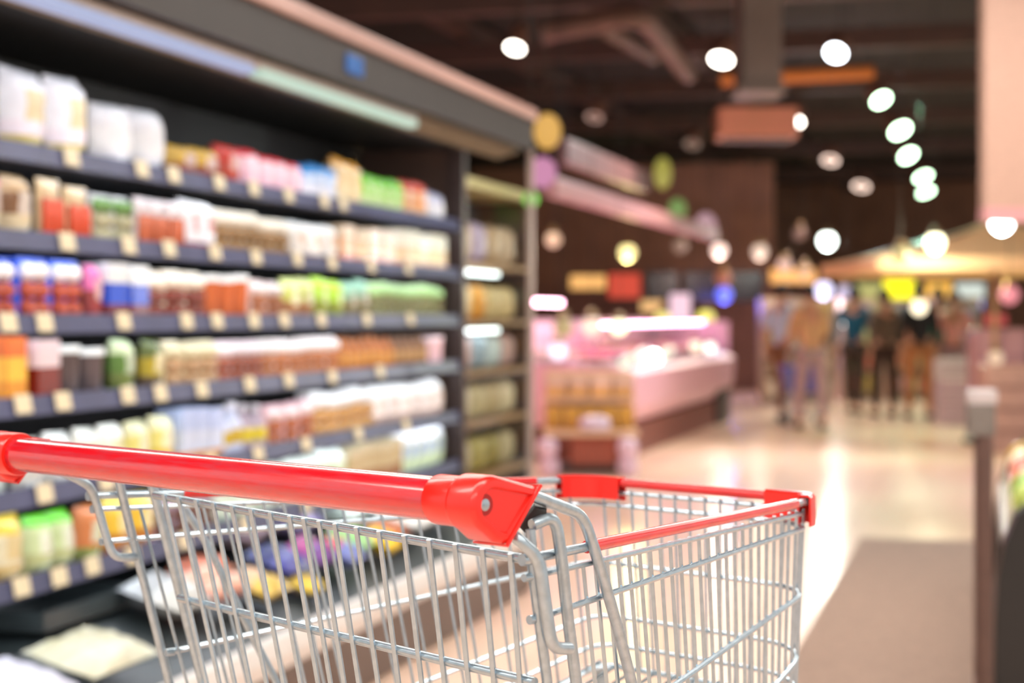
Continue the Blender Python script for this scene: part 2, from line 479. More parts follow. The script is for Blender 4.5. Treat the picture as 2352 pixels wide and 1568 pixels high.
# ================================================================== OPEN REFRIGERATED CASE
XK, XT, XS, XB = -2.0, -2.0, -2.342, -2.83
Y0, Y1 = 2.75, 7.68
SHZ = [1.669, 1.447, 1.235, 1.027, .796, .573]
SHN = ['topmost', 'second', 'third', 'fourth', 'fifth', 'lowest']
CASEB = mat('dark_brown_case', (84, 64, 54), .4, var=.06, scale=3)
CASEI = mat('black_case_lining', (9, 8, 8), .6, var=.1)
RAILM = mat('blue_grey_price_rail', (72, 76, 110), .4, var=.08, scale=8)
SHELFM = mat('grey_shelf_steel', (120, 124, 132), .4, var=.05)
LIPM = mat('pale_pink_cornice', (176, 138, 128), .4, var=.04)
BUMPM = mat('pale_bumper', (214, 206, 200), .35, var=.04)
DECKM = mat('dark_deck_liner', (40, 48, 50), .4, var=.2, scale=12)
GLASSM = bpy.data.materials.new('clear_end_glass'); GLASSM.use_nodes = True
nt = GLASSM.node_tree; nt.nodes.clear()
o_ = nt.nodes.new('ShaderNodeOutputMaterial'); t_ = nt.nodes.new('ShaderNodeBsdfTransparent'); g_ = nt.nodes.new('ShaderNodeBsdfGlossy')
t_.inputs[0].default_value = (.86, .9, .86, 1); g_.inputs['Roughness'].default_value = .03
f_ = nt.nodes.new('ShaderNodeFresnel'); f_.inputs[0].default_value = 1.5
x_ = nt.nodes.new('ShaderNodeMixShader'); ge = nt.nodes.new('ShaderNodeNewGeometry'); iv = nt.nodes.new('ShaderNodeMath'); iv.operation = 'SUBTRACT'; iv.inputs[0].default_value = 1
mu = nt.nodes.new('ShaderNodeMath'); mu.operation = 'MULTIPLY'; nt.links.new(ge.outputs['Backfacing'], iv.inputs[1]); nt.links.new(iv.outputs[0], mu.inputs[0]); nt.links.new(f_.outputs[0], mu.inputs[1])
nt.links.new(mu.outputs[0], x_.inputs[0]); nt.links.new(t_.outputs[0], x_.inputs[1]); nt.links.new(g_.outputs[0], x_.inputs[2])
nt.links.new(x_.outputs[0], o_.inputs[0])

case = thing('refrigerated_case', ((XS + XT) / 2, (Y0 + Y1) / 2, 0), 'long open refrigerated display case with six stocked shelves along the aisle', 'refrigerator')
YM, YL = (Y0 + Y1) / 2, Y1 - Y0
MB().box(((XB - .12 + XT + .02) / 2, YM, .13), (XT - XB + .08, YL, .26), 0, 0, .01).build('kick_base', CASEB, case)
MB().box((XB - .05, YM, 1.2), (.06, YL, 1.9)).build('back_panel', CASEI, case)
MB().prism([(XB, Y0, .26), (XT - .03, Y0, .26), (XT - .03, Y0, .29), (XS, Y0, .40), (XB, Y0, .42)], (0, YL, 0)).build('deck', DECKM, case)
MB().prism([(XT - .03, Y0, .20), (XT + .012, Y0, .215), (XT + .018, Y0, .26), (XT, Y0, .305), (XT - .03, Y0, .31)], (0, YL, 0), 0, .004).build('front_bumper', BUMPM, case)
MB().box(((XB + XT) / 2 - .02, YM, 2.10), (XT - XB - .0, YL, .10)).build('canopy_roof', CASEB, case)
MB().box((XT - .015, YM, 2.07), (.03, YL, .14)).build('canopy_fascia', mat('dark_fascia', (36, 28, 25), .6, var=.08, scale=4), case)
MB().box((XT - .005, YM, 2.160), (.05, YL + .02, .05), 0, 0, .006).build('cornice', LIPM, case)
MB().prism([(XT - .07, Y0, 1.995), (XT - .17, Y0, 1.965), (XT - .17, Y0, 1.985), (XT - .07, Y0, 2.03)], (0, YL, 0)).build('canopy_soffit', mat('olive_brown_soffit', (118, 100, 74), .5, var=.06), case)
xl = XT - .07
ym = y_at(575, xl)
def led(ya, yb, rgb, s, nm):
    m = MB(); m.box((xl, (ya + yb) / 2, 1.985), (.035, yb - ya, .03), 0, 0, .006); h = m.build('lamp_housing', BUMPM, case)
    m = MB(); m.box((xl, (ya + yb) / 2, 1.962), (.05, yb - ya - .03, .03), 0, 0, .01); m.build(nm, glow(rgb, s), h)
led(Y0 + .05, ym, (180, 196, 240), .62, 'lamp_tube'); led(ym + .02, y_at(950, xl), (196, 226, 210), .74, 'lamp_tube')
for i, z in enumerate(SHZ):
    dp = XS - XB - (.0 if i else .04)
    sh = MB().box((XS - dp / 2 - .02, YM, z - .012), (dp, YL - .06, .014)).build('shelf', SHELFM, case)
    MB().prism([(XS, Y0 + .03, z - .032), (XS + .006, Y0 + .03, z - .032), (XS - .004, Y0 + .03, z + .018), (XS - .010, Y0 + .03, z + .018)], (0, YL - .06, 0)).build('price_rail', RAILM, sh)
    if i < 6:
        MB().box((XS - .018, YM, z - .0215), (.018, YL - .1, .005)).build('shelf_lamp', glow((235, 245, 255), LED_S), sh)
# end wall: dark post at the shelf fronts, clear glass pane, slim front frame
MB().box((XS - .02, Y1 + .0, 1.13), (.075, .05, 1.76)).build('end_post', mat('dark_post', (58, 44, 40), .4, var=.08), case)
MB().box(((XS + XT) / 2 + .005, Y1, 1.17), (XT - XS - .06, .012, 1.66)).build('end_glass', GLASSM, case)
MB().box((XT - .012, Y1, 1.17), (.022, .03, 1.70)).build('glass_frame', mat('warm_grey_frame', (160, 140, 130), .35, var=.05), case)
MB().box(((XB + XS) / 2, Y1 + .02, 1.2), (XS - XB, .03, 1.9)).build('end_panel', CASEB, case)
MB().box(((XB + XT - .17) / 2, YM, 2.03), (XT - .17 - XB, YL, .03)).build('canopy_liner', CASEI, case)
MB().box((XT - .195, YM, 2.008), (.03, YL - .2, .010)).build('canopy_lamp', glow((240, 246, 255), LED_S * 1.6), case)  # added strip hidden behind the soffit, brightens the topmost goods
# sign on the fascia
py_ = y_at(812, XT)
tag(MB().box((XT + .004, py_, 2.066), (.008, .15, .062), 0, 0, .002).build('fascia_sign', pm((50, 110, 190))), 'small blue sign on the dark fascia of the refrigerated case', 'sign')

# ------------------------------------------------------------------ goods
def zone_idx(t, zones):
    for k, zt in enumerate(zones):
        if t <= zt: return k
    return len(zones)
def m_bag(w, h, d, zones=(), wr=.004, label=None):          # pillow pack with crimped ends, front to +X, base at z = 0
    nu, nv = 8, 11; vs = []; fs = []; ms = []
    for sd in (1, -1):
        for j in range(nv + 1):
            v = 2 * j / nv - 1
            for i in range(nu + 1):
                u = 2 * i / nu - 1
                pr = (1 - abs(u) ** 2.6) * (1 - abs(v) ** 5) ** .8 * (1 - .12 * (v > .3) * (v - .3))
                tap = 1 - .07 * v * v * (1 if abs(v) < .96 else .2)
                vs.append((sd * (d / 2 * pr + .002) + (random.uniform(-wr, wr) if pr > .12 else 0), u * w / 2 * tap, h * (v + 1) / 2))
        b = 0 if sd == 1 else (nu + 1) * (nv + 1)
        for j in range(nv):
            for i in range(nu):
                q = [b + j * (nu + 1) + i, b + j * (nu + 1) + i + 1, b + (j + 1) * (nu + 1) + i + 1, b + (j + 1) * (nu + 1) + i]
                fs.append(q if sd == 1 else q[::-1]); ms.append(label if label and sd == 1 and 2 <= i <= nu - 3 and 4 <= j <= 7 else zone_idx((j + .5) / nv, zones))
    return MB().add(vs, fs, ms, True)
def m_box(w, h, d, zones=()):
    mb = MB(); zs = [0] + [z for z in zones] + [1]
    for k in range(len(zs) - 1):
        e = .0006 * (len(zs) - k)
        mb.box((0, 0, h * (zs[k] + zs[k + 1]) / 2), (d - e, w - e, h * (zs[k + 1] - zs[k])), k, 0, .003 if len(zs) == 2 else 0)
    return mb
def m_tub(w, h, d, zones=()):
    r = min(w, d) / 2; mb = MB()
    mb.lathe([(r * .78, 0), (r * .80, .004), (r * .93, h * .84), (r * .95, h * .86), (r, h * .87), (r, h * .96), (r * .95, h), (r * .5, h)], 18, [0, 0, 0, 1, 1, 1, 1])
    return mb
def m_bottle(w, h, d, zones=()):
    r = min(w, d) / 2; mb = MB()
    mb.lathe([(r * .9, 0), (r, .006), (r, h * .22), (r * 1.01, h * .23), (r * 1.01, h * .5), (r, h * .51), (r * .96, h * .6), (r * .42, h * .8), (r * .40, h * .86), (r * .46, h * .87), (r * .46, h)], 16,
             [0, 0, 0, 1, 1, 0, 0, 0, 2, 2])
    return mb
def m_tray(w, h, d, zones=()):                # food tray with filled mounds, leaning slightly back
    mb = MB(); t = h * .35
    mb.prism([(-d / 2 * .8, -w / 2 * .85, 0), (d / 2 * .8, -w / 2 * .85, 0), (d / 2 * .8, w / 2 * .85, 0), (-d / 2 * .8, w / 2 * .85, 0)], (0, 0, t * .3))
    mb.box((0, 0, t * .65), (d, w, t * .7), 0, 0, .006)
    for i in range(3):
        for j in range(2):
            mb.ball(((j - .5) * d * .42, (i - 1) * w * .28, t), min(w, d) * .22, 10, 1, (1, 1, (h - t) / (min(w, d) * .22)))
    return mb
def m_upright(w, h, d, zones=()):             # shallow tray pack displayed standing up, lumps facing the shopper
    mb = MB(); mb.box((-d * .2, 0, h / 2), (d * .6, w, h), 0, 0, .006)
    for i in range(2):
        for j in range(3):
            z = (j + .5) / 3
            mb.ball((d * .12, (i - .5) * w * .44, h * (.08 + .84 * z)), w * .25, 10, 1 if z < .6 or len(zones) else 2, (d * .36 / (w * .25), .88, h * .145 / (w * .25)))
    return mb
def m_sausage(w, h, d, zones=()):
    mb = MB(); mb.M = None
    b = m_bag(w, h, d * .5, zones); mb.add(b.v, b.f, b.m, True)
    for i in range(4):
        y = (i - 1.5) * w * .21
        mb.tube([(d * .2, y, h * .10), (d * .26, y, h * .16), (d * .26, y, h * .62), (d * .2, y, h * .68)], [w * .05, w * .1, w * .1, w * .05], 8, 1)
    return mb
MK = dict(bag=m_bag, box=m_box, tub=m_tub, bottle=m_bottle, tray=m_tray, upright=m_upright, sausage=m_sausage)
KN = dict(bag='snack_bag', box='food_carton', tub='plastic_tub', bottle='drink_bottle', tray='food_tray', upright='tray_pack', sausage='sausage_pack')
KC = dict(bag='bag', box='carton', tub='tub', bottle='bottle', tray='food tray', upright='tray pack', sausage='sausage pack')

def run(level, p0, p1, kind, desc, cols, w, h, d=.10, zones=(), name=None, dx=0, step=None, lean=0):
    """One run of equal goods on a shelf, from column p0 to p1 of the photo's shelf front."""
    w *= (.92 if kind == 'bag' else .945); z = SHZ[level] - (.0032 if kind != 'bag' else -.001); X = XS - .016 - d / 2 + dx
    ya, yb = y_at(p0, XS), y_at(p1, XS)
    n = max(1, int((yb - ya) / (step or w / (.92 if kind == 'bag' else .945) * 1.02) + .35)); st = (yb - ya) / n
    mats = [pm(c) for c in cols]
    proto = None
    for i in range(n):
        y = ya + st * (i + .5)
        where = ('%s fridge shelf' % SHN[level])
        lab = (desc + ' on the ' + where) if n == 1 else '%s %s towards the dark post, %s' % (ORD[i], desc, where)
        hs = random.uniform(.95, 1.04) if level or i < 0 else random.uniform(.88, 1.03)
        if proto is None:
            if kind == 'bag':                                # printed panel on the front
                c0 = cols[len(zones) // 2]; lum = sum(c0) / 3
                c1 = cols[0] if lum > 200 else tuple(int(c + (245 - c) * .62) for c in c0)
                if lum > 200: c1 = tuple(int(a * .5 + b * .5) for a, b in zip(c1, c0))
                mats.append(pm(c1)); o = m_bag(w, h, d, zones, .004, len(mats) - 1).build(name or KN[kind], mats)
            else:
                o = MK[kind](w, h, d, zones).build(name or KN[kind], mats)
            proto = o
        else:
            o = proto.copy(); COL.objects.link(o)
        o.location = (X + random.uniform(-.006, .0), y, z); o.rotation_euler = (random.uniform(-.045, .045) if kind == 'bag' else 0, random.uniform(-.02, .0) + lean, random.uniform(-.05, .05)); o.scale = (1, 1, hs)
        tag(o, lab, KC[kind], (desc + ' run, ' + SHN[level] + ' shelf') if n > 1 else None)
        if n > 1: proto['group'] = desc + ' run, ' + SHN[level] + ' shelf'
# colours
WH, CR, YE, OR_, RD, PK, BL, GR = (240, 240, 244), (238, 228, 200), (236, 200, 60), (226, 130, 50), (204, 50, 38), (244, 190, 205), (40, 90, 220), (110, 190, 50)
BR, DB, TN, LG, OL, AM, LB, DG = (150, 92, 60), (88, 44, 34), (198, 160, 118), (190, 226, 160), (140, 128, 84), (206, 146, 66), (190, 208, 244), (70, 92, 44)
# topmost shelf
run(0, -190, 250, 'bag', 'big white bag with yellow foot', [(222, 200, 110), (248, 236, 244), (243, 243, 249)], .19, .22, .13, (.2, .36), step=.2)
run(0, 262, 420, 'bag', 'crumpled white carrier bag', [WH, (246, 246, 246), WH], .20, .19, .14, (.3, .6), step=.22)
run(0, 428, 530, 'bag', 'low gold bag with brown foot', [(150, 78, 58), (222, 178, 70)], .15, .115, .12, (.45,), step=.155)
run(0, 530, 585, 'bag', 'glossy red bag', [(196, 74, 54), (220, 60, 44)], .13, .14, .12, (.5,))
run(0, 585, 715, 'bag', 'pink bag with red top', [(246, 200, 214), (248, 214, 226), (226, 60, 70)], .115, .14, .10, (.5, .86))
run(0, 715, 795, 'bag', 'pale blue bag with bright blue top', [(236, 236, 246), (190, 214, 244), (40, 140, 214)], .115, .14, .10, (.45, .75))
run(0, 795, 850, 'bag', 'tall cream bag with orange top', [(248, 226, 180), (250, 220, 170), (236, 170, 60)], .12, .185, .1, (.4, .8))
run(0, 850, 945, 'bag', 'bright green bag', [(200, 224, 160), (140, 214, 60), (110, 200, 40)], .12, .16, .1, (.35, .7))
run(0, 945, 1000, 'bag', 'orange bag with red top', [(230, 190, 150), (224, 150, 90), (204, 70, 48)], .13, .165, .1, (.3, .75))
run(0, 1000, 1036, 'bag', 'blue white bag next to the dark post', [(240, 240, 244), (206, 212, 240)], .11, .14, .1, (.5,))
# second shelf
run(1, -190, 40, 'bag', 'cream brown bag with pink top', [(226, 206, 170), (150, 96, 66), (240, 150, 160)], .13, .17, .1, (.35, .75))
run(1, 40, 120, 'bag', 'tan brown bag', [(214, 196, 160), (128, 90, 58), (190, 160, 120)], .12, .16, .1, (.35, .7))
run(1, 120, 240, 'sausage', 'orange red sausage pack with tan top', [(206, 180, 140), (206, 76, 44)], .125, .16, .07)
run(1, 240, 340, 'upright', 'clear salad pack with green lid', [(216, 218, 222), (196, 190, 150), (120, 170, 90)], .115, .15, .08)
run(1, 340, 450, 'sausage', 'clear pack with orange red filling', [(226, 214, 216), (204, 104, 66)], .105, .15, .07)
run(1, 450, 520, 'bag', 'plain white bag with red foot', [(190, 90, 90), (246, 246, 250), (246, 244, 244)], .11, .16, .1, (.2, .6))
run(1, 520, 690, 'upright', 'brown pastry pack with cream top', [(240, 228, 204), (150, 112, 62), (246, 238, 220)], .13, .145, .09)
run(1, 690, 800, 'bag', 'puffy white loaf bag', [(196, 150, 120), (246, 240, 232), (246, 246, 242)], .13, .14, .11, (.22, .5))
run(1, 800, 915, 'box', 'tan orange bread carton', [(206, 96, 70), (208, 150, 96), (214, 190, 160)], .125, .15, .10, (.25, .72))
run(1, 915, 1036, 'box', 'pale tan cracker carton', [(196, 110, 96), (200, 160, 120), (216, 214, 204)], .125, .16, .10, (.22, .6))
# third shelf
run(2, -190, 225, 'upright', 'red meat pack with white blue top', [(60, 100, 230), (186, 78, 54), (246, 244, 246)], .15, .165, .09)
run(2, 225, 262, 'bag', 'small pink bag between meat packs', [(150, 60, 60), (226, 110, 170)], .07, .16, .07, (.5,))
run(2, 262, 362, 'box', 'blue carton with white lid', [(120, 48, 60), (40, 86, 220), (240, 246, 250)], .12, .165, .10, (.3, .66))
run(2, 362, 500, 'upright', 'dark red meat pack with cream top', [(244, 230, 208), (128, 52, 36), (248, 236, 216)], .13, .15, .09)
run(2, 500, 600, 'tub', 'white tub with orange side', [(214, 110, 60), (250, 250, 246)], .115, .15, .115)
run(2, 600, 680, 'upright', 'brown meat pack with pink white top', [(240, 214, 206), (176, 112, 76), (248, 236, 234)], .12, .14, .09)
run(2, 680, 745, 'bag', 'yellow green bag with brown foot', [(170, 120, 80), (206, 214, 110), (226, 236, 150)], .12, .15, .09, (.45, .75))
run(2, 745, 812, 'bag', 'lime green bag', [(140, 150, 60), (176, 226, 40), (190, 236, 70)], .12, .15, .09, (.45, .75))
run(2, 812, 870, 'bag', 'teal green bag', [(130, 120, 84), (150, 200, 172)], .12, .15, .09, (.5,))
run(2, 870, 1036, 'upright', 'olive salad pack with light green top', [(190, 226, 160), (132, 128, 86), (180, 224, 150)], .125, .15, .09)
# fourth shelf
run(3, -190, 82, 'box', 'orange yellow juice carton', [(226, 150, 40), (240, 186, 60), (224, 110, 40)], .10, .17, .09, (.35, .7))
run(3, 82, 170, 'box', 'pinkish white box with dark red square', [(240, 218, 222), (132, 36, 24), (246, 224, 232)], .125, .165, .09, (.08, .56))
run(3, 170, 280, 'tub', 'dark pot with large white lid', [(92, 80, 82), (246, 250, 248)], .12, .14, .12)
run(3, 280, 352, 'bag', 'green bag with yellow spot', [(110, 124, 60), (92, 128, 54), (206, 222, 176)], .115, .155, .09, (.35, .75))
run(3, 352, 410, 'bag', 'dark green bag with yellow centre', [(92, 76, 56), (170, 150, 40), (84, 96, 40)], .11, .15, .09, (.3, .6))
run(3, 410, 525, 'upright', 'tan biscuit pack with cream top', [(234, 222, 186), (190, 152, 110), (230, 220, 180)], .115, .145, .08)
run(3, 525, 625, 'upright', 'red brown meat pack with pale pink top', [(244, 222, 226), (160, 84, 60), (248, 236, 240)], .12, .14, .08)
run(3, 625, 800, 'upright', 'orange brown meat pack with white top', [(246, 234, 230), (186, 116, 70), (250, 240, 238)], .125, .145, .08)
run(3, 800, 925, 'bottle', 'amber sauce bottle with dark cap', [(170, 100, 48), (200, 140, 70), (50, 36, 30)], .085, .16, .085)
run(3, 925, 1000, 'bottle', 'brown sauce bottle', [(122, 82, 52), (176, 136, 90), (40, 32, 28)], .085, .16, .085)
run(3, 1000, 1036, 'tub', 'pale pink tub next to the dark post', [(240, 200, 206), (248, 224, 230)], .10, .13, .1)
# fifth shelf
run(4, -190, 60, 'tub', 'pale mint tub', [(214, 226, 216), (240, 244, 240)], .12, .15, .12)
run(4, 66, 205, 'bag', 'silvery white bag', [(206, 206, 200), (236, 240, 236)], .13, .14, .09, (.4,))
run(4, 205, 320, 'bag', 'cream white bag', [(214, 206, 150), (240, 238, 214), (244, 246, 236)], .12, .14, .09, (.3, .6))
run(4, 320, 432, 'bag', 'pale yellow bag', [(226, 190, 60), (238, 226, 130), (240, 238, 190)], .12, .15, .09, (.35, .7))
run(4, 432, 530, 'box', 'light blue and white carton', [(220, 150, 60), (210, 222, 248), (190, 208, 250)], .10, .165, .09, (.22, .6))
run(4, 530, 582, 'bottle', 'blue white bottle with mustard label', [(206, 214, 240), (196, 168, 50), (240, 240, 250)], .085, .165, .085)
run(4, 582, 640, 'bottle', 'grey lilac bottle with yellow label', [(176, 160, 176), (216, 196, 50), (222, 218, 226)], .085, .16, .085)
run(4, 640, 745, 'upright', 'orange brown pack with pink top', [(246, 206, 214), (180, 104, 66), (250, 226, 226)], .115, .15, .08)
run(4, 745, 880, 'upright', 'amber pastry pack with white top', [(248, 248, 248), (206, 156, 90), (250, 250, 250)], .135, .17, .09)
run(4, 880, 1036, 'bag', 'large white bag with pinkish foot', [(206, 176, 160), (250, 244, 244), (250, 250, 250)], .15, .165, .12, (.3, .55))
# lowest shelf
run(5, -190, 100, 'bag', 'yellow bag with white panel', [(222, 190, 120), (236, 226, 190), (232, 200, 70)], .15, .17, .10, (.3, .7))
run(5, 100, 205, 'bag', 'light green bag with bright green top', [(190, 196, 140), (206, 222, 170), (110, 214, 50)], .12, .16, .10, (.4, .82))
run(5, 205, 275, 'bag', 'orange brown bag with green foot', [(140, 150, 80), (200, 120, 70)], .12, .15, .10, (.3,))
run(5, 275, 385, 'bag', 'golden yellow bag', [(190, 120, 50), (242, 200, 60), (240, 214, 90)], .13, .16, .10, (.35, .75))
run(5, 385, 520, 'upright', 'dark brown pack with lilac top', [(206, 190, 222), (112, 70, 52), (200, 180, 200)], .13, .15, .09)
run(5, 520, 650, 'bag', 'mint white bag', [(206, 222, 200), (224, 240, 224), (240, 248, 240)], .14, .16, .10, (.3, .6))
run(5, 650, 815, 'bag', 'white bag with pale green print', [(226, 230, 206), (214, 240, 208), (240, 250, 238)], .14, .17, .10, (.35, .7))
run(5, 815, 935, 'box', 'tan and brown rice carton', [(156, 104, 64), (206, 184, 140), (214, 200, 166)], .13, .17, .10, (.4, .8))
run(5, 935, 1036, 'bag', 'white green bag with blue print', [(206, 230, 190), (176, 196, 232), (244, 246, 250)], .13, .19, .11, (.4, .62))
# price tags
TAGM = mat('cream_price_card', (226, 212, 178), .5, var=.04)
tg = MB(); tg.box((0, 0, 0), (.002, .076, .048), 0); tg = tg.v, tg.f, tg.m, tg.s
TP = {0: [160, 322, 395, 500, 580, 660, 742, 785], 1: [150, 292, 385, 490, 585, 680, 760, 850, 935], 2: [15, 98, 280, 425, 495, 580, 650, 735, 840, 940],
      3: [48, 140, 290, 365, 460, 570, 660, 760, 870], 4: [98, 240, 360, 480, 590, 700, 820, 930], 5: [45, 132, 208, 300, 420, 560, 700]}
pt = None
for lv, lst in TP.items():
    for i, px in enumerate(lst):
        if pt is None:
            b = MB(); b.v, b.f, b.m, b.s = tg; o = pt = b.build('price_tag', TAGM)
        else:
            o = pt.copy(); COL.objects.link(o)
        o.location = (XS + .0065, y_at(px, XS), SHZ[lv] + random.uniform(-.004, .002)); o.rotation_euler = (0, -.2, 0)
        tag(o, '%s cream price tag towards the dark post on the %s shelf rail' % (ORD[i], SHN[lv]), 'price tag', 'price tags on the shelf rails')
# flat packs lying on the deck below the lowest shelf
def flat(px, py, kind, lab, cols, L, Wd, Ht, rz=0, cat=None, name=None, xy=None):
    P = at_z(px, py, .40); 
    zz = .42 if P.x < XS else .40 - (P.x - XS) / (XT - .03 - XS) * .11
    P = at_z(px, py, zz + .03)
    if xy: P.x, P.y = xy
    P.x = min(P.x, XT - .07 - Wd / 2)
    zz = .42 if P.x + Wd / 2 < XS else .40 - (max(P.x - Wd / 2, XS) - XS) / (XT - .03 - XS) * .11
    mats = [pm(c) for c in cols]
    if kind == 'bag':
        b = m_bag(L, Wd, Ht * 1.15, (.3, .6) if len(cols) > 2 else ((.5,) if len(cols) > 1 else ()), .009)
        b.v = [V((v.z - Wd / 2, v.y, v.x + Ht * .62)) for v in b.v]
        nm, ct = 'flat_bag', 'bag'
    elif kind == 'tray':
        b = m_tray(L, Ht, Wd); nm, ct = 'food_tray', 'food tray'
    else:
        b = MB()
        b.prism([(-Wd / 2, -L / 2, 0), (Wd / 2, -L / 2, 0), (Wd / 2, L / 2, 0), (-Wd / 2, L / 2, 0)], (0, 0, .008))
        for sx, sy, lx, ly in ((0, -L / 2, Wd, .01), (0, L / 2, Wd, .01), (-Wd / 2, 0, .01, L), (Wd / 2, 0, .01, L)):
            b.box((sx, sy, Ht / 2), (lx, ly, Ht))
        nm, ct = 'shallow_crate', 'crate'
    o = b.build(name or nm, mats); o.location = (P.x, P.y, zz + (.002 if kind != 'tray' else .026))
    o.rotation_euler = (0, .28 if P.x > XS - .05 else .0, rz)
    tag(o, lab, cat or ct)
flat(190, 1415, 'crate', 'dark grey shallow crate on the case deck nearest the camera', [(70, 78, 80)], .52, .30, .05, xy=(-2.53, 4.32))
flat(250, 1540, 'bag', 'cream white flat bag at the front of the deck', [(206, 202, 170), (222, 218, 190)], .36, .20, .05, xy=(-2.17, 3.93))
flat(60, 1555, 'bag', 'pale lilac flat bag in front of the dark crate', [(206, 206, 226)], .28, .2, .05, xy=(-2.17, 3.55))
flat(372, 1365, 'bag', 'crumpled silver white bag behind the trolley frame', [(176, 180, 184), (206, 206, 202)], .24, .2, .08)
flat(452, 1305, 'tray', 'salmon orange tray below the lowest shelf', [(236, 160, 130), (236, 140, 110)], .24, .16, .06)
flat(480, 1395, 'tray', 'pink and peach meat tray at deck front', [(120, 70, 60), (236, 180, 160)], .24, .18, .06)
flat(585, 1432, 'bag', 'peach flat bag with yellow corner', [(236, 190, 150), (226, 190, 90)], .2, .16, .06)
flat(632, 1300, 'bag', 'navy blue flat bag on the deck', [(40, 44, 110), (70, 70, 150)], .2, .18, .07)
flat(705, 1262, 'bag', 'magenta flat bag beside the navy one', [(180, 60, 140), (120, 60, 150)], .16, .16, .07)
flat(775, 1352, 'bag', 'red and blue flat bag on the deck', [(190, 70, 80), (110, 120, 180)], .16, .16, .07)
flat(700, 1436, 'bag', 'small yellow flat bag at the deck front', [(236, 200, 70)], .13, .09, .04)
flat(800, 1285, 'bag', 'light green flat bag on the deck', [(150, 200, 130)], .14, .16, .07)
flat(868, 1328, 'bag', 'bright yellow flat bag near the bumper', [(240, 196, 40)], .14, .14, .07)
flat(885, 1272, 'tray', 'orange brown tray at the deck front', [(190, 96, 60), (206, 120, 70)], .2, .14, .05)
flat(540, 1240, 'bag', 'pinkish white flat bag against the back', [(246, 226, 226), (240, 210, 220)], .3, .2, .08)
flat(660, 1215, 'bag', 'white flat bag with violet print', [(240, 236, 246), (190, 170, 226)], .3, .2, .08)
flat(780, 1190, 'bag', 'pale mint flat bag below the lowest shelf', [(226, 240, 226)], .3, .2, .08)
flat(925, 1222, 'bag', 'plain white flat bag below the lowest shelf', [(244, 244, 240)], .3, .2, .08)
flat(1000, 1205, 'tray', 'whitish covered tray at the far end of the deck', [(226, 230, 226), (240, 240, 236)], .3, .2, .08)
# ================================================================== SECOND CASE SEEN THROUGH THE GLASS
c2 = thing('bread_cabinet', (-2.75, 8.75, 0), 'brown shelf cabinet with two white lamp strips seen through the end glass', 'cabinet')
MB().box((-2.98, 8.75, .95), (.04, 1.7, 1.9)).build('back_panel', CASEB, c2)
for y in (7.88, 9.62):
    MB().box((-2.75, y, .95), (.46, .03, 1.9)).build('side_panel', CASEB, c2)
MB().box((-2.75, 8.75, 1.92), (.48, 1.8, .05)).build('top_panel', mat('cream_cabinet_top', (206, 190, 140), .5, var=.05), c2)
MB().box((-2.74, 8.75, .10), (.48, 1.76, .2)).build('plinth', CASEB, c2)
C2Z = (.42, .70, .96, 1.22, 1.52)
for k, z in enumerate(C2Z):
    MB().box((-2.75, 8.75, z - .012), (.44, 1.70, .024)).build('shelf', mat('tan_wood_shelf', (170, 130, 92), .5, var=.1), c2)
for z in (1.49, 1.19):
    a = MB(); a.box((-2.56, 8.62, z - .02), (.04, .8, .02)); a.build('lamp_strip', glow((245, 250, 255), 6.0), c2)
CC = [[(176, 160, 90), (150, 134, 70), (200, 186, 150)], [(206, 190, 150), (190, 170, 130), (214, 200, 170)], [(150, 170, 190), (190, 206, 214), (206, 170, 170)],
      [(206, 140, 50), (214, 190, 140), (226, 200, 150)], [(200, 180, 220), (190, 160, 130), (214, 186, 160)]]
KW = ['olive', 'tan', 'bluish', 'amber', 'lilac and tan']
for k, z in enumerate(C2Z):
    pr = None
    for i in range(6):
        cc = CC[k][i % 3]
        o = m_bag(.2, .19 if k < 4 else .22, .12, (.5,)).build('bread_bag', [pm(cc), pm(tuple(min(255, v + 16) for v in cc))])
        o.location = (-2.64, 8.05 + i * .28, z + .003); o.rotation_euler = (0, 0, random.uniform(-.1, .1))
        tag(o, '%s %s bag counting away from the glass on %s cabinet shelf' % (ORD[i], KW[k], ['lowest', 'second', 'third', 'fourth', 'topmost'][k]), 'bag', 'bags in the cabinet behind the glass')
GLASS2 = GLASSM.copy(); GLASS2.name = 'thin_counter_glass'
[n for n in GLASS2.node_tree.nodes if n.type == 'FRESNEL'][0].inputs[0].default_value = 1.12
# ================================================================== MEAT COUNTER
XM = -2.96; MY0, MY1 = 14.5, 20.9
mc = thing('meat_counter', (XM - .6, (MY0 + MY1) / 2, 0), 'long meat counter with pale pink front and glowing glass top', 'counter')
PINKF = mat('pale_pink_counter_front', (234, 182, 202), .3, var=.04)
MB().box((XM - .62, (MY0 + MY1) / 2, .14), (1.1, MY1 - MY0 - .1, .28)).build('plinth', mat('red_brown_plinth', (126, 66, 56), .5, var=.1), mc)
MB().box((XM - .60, MY1 - .5, .25), (1.14, .95, .5)).build('end_block', DARKW, mc)
MB().prism([(XM - .10, MY0, .30), (XM, MY0, .44), (XM + .02, MY0, .74), (XM - .06, MY0, .80), (XM - 1.2, MY0, .86), (XM - 1.2, MY0, .30)], (0, MY1 - MY0, 0)).build('counter_body', PINKF, mc)
for f_ in [c for c in bpy.data.objects if c.parent == mc]: pass
MB().prism([(XM - .04, MY0 + .02, .79), (XM - .06, MY0 + .02, .80), (XM - .30, MY0 + .02, 1.18), (XM - .28, MY0 + .02, 1.18)], (0, MY1 - MY0 - .04, 0)).build('front_glass', GLASS2, mc)
MB().box((XM - .63, (MY0 + MY1) / 2, 1.19), (.72, MY1 - MY0, .016)).build('top_glass', GLASS2, mc)
for y in (MY0 + .02, (MY0 + MY1) / 2, MY1 - .06):
    MB().box((XM - .97, y, 1.0), (.03, .03, .38)).build('glass_post', STEEL, mc)
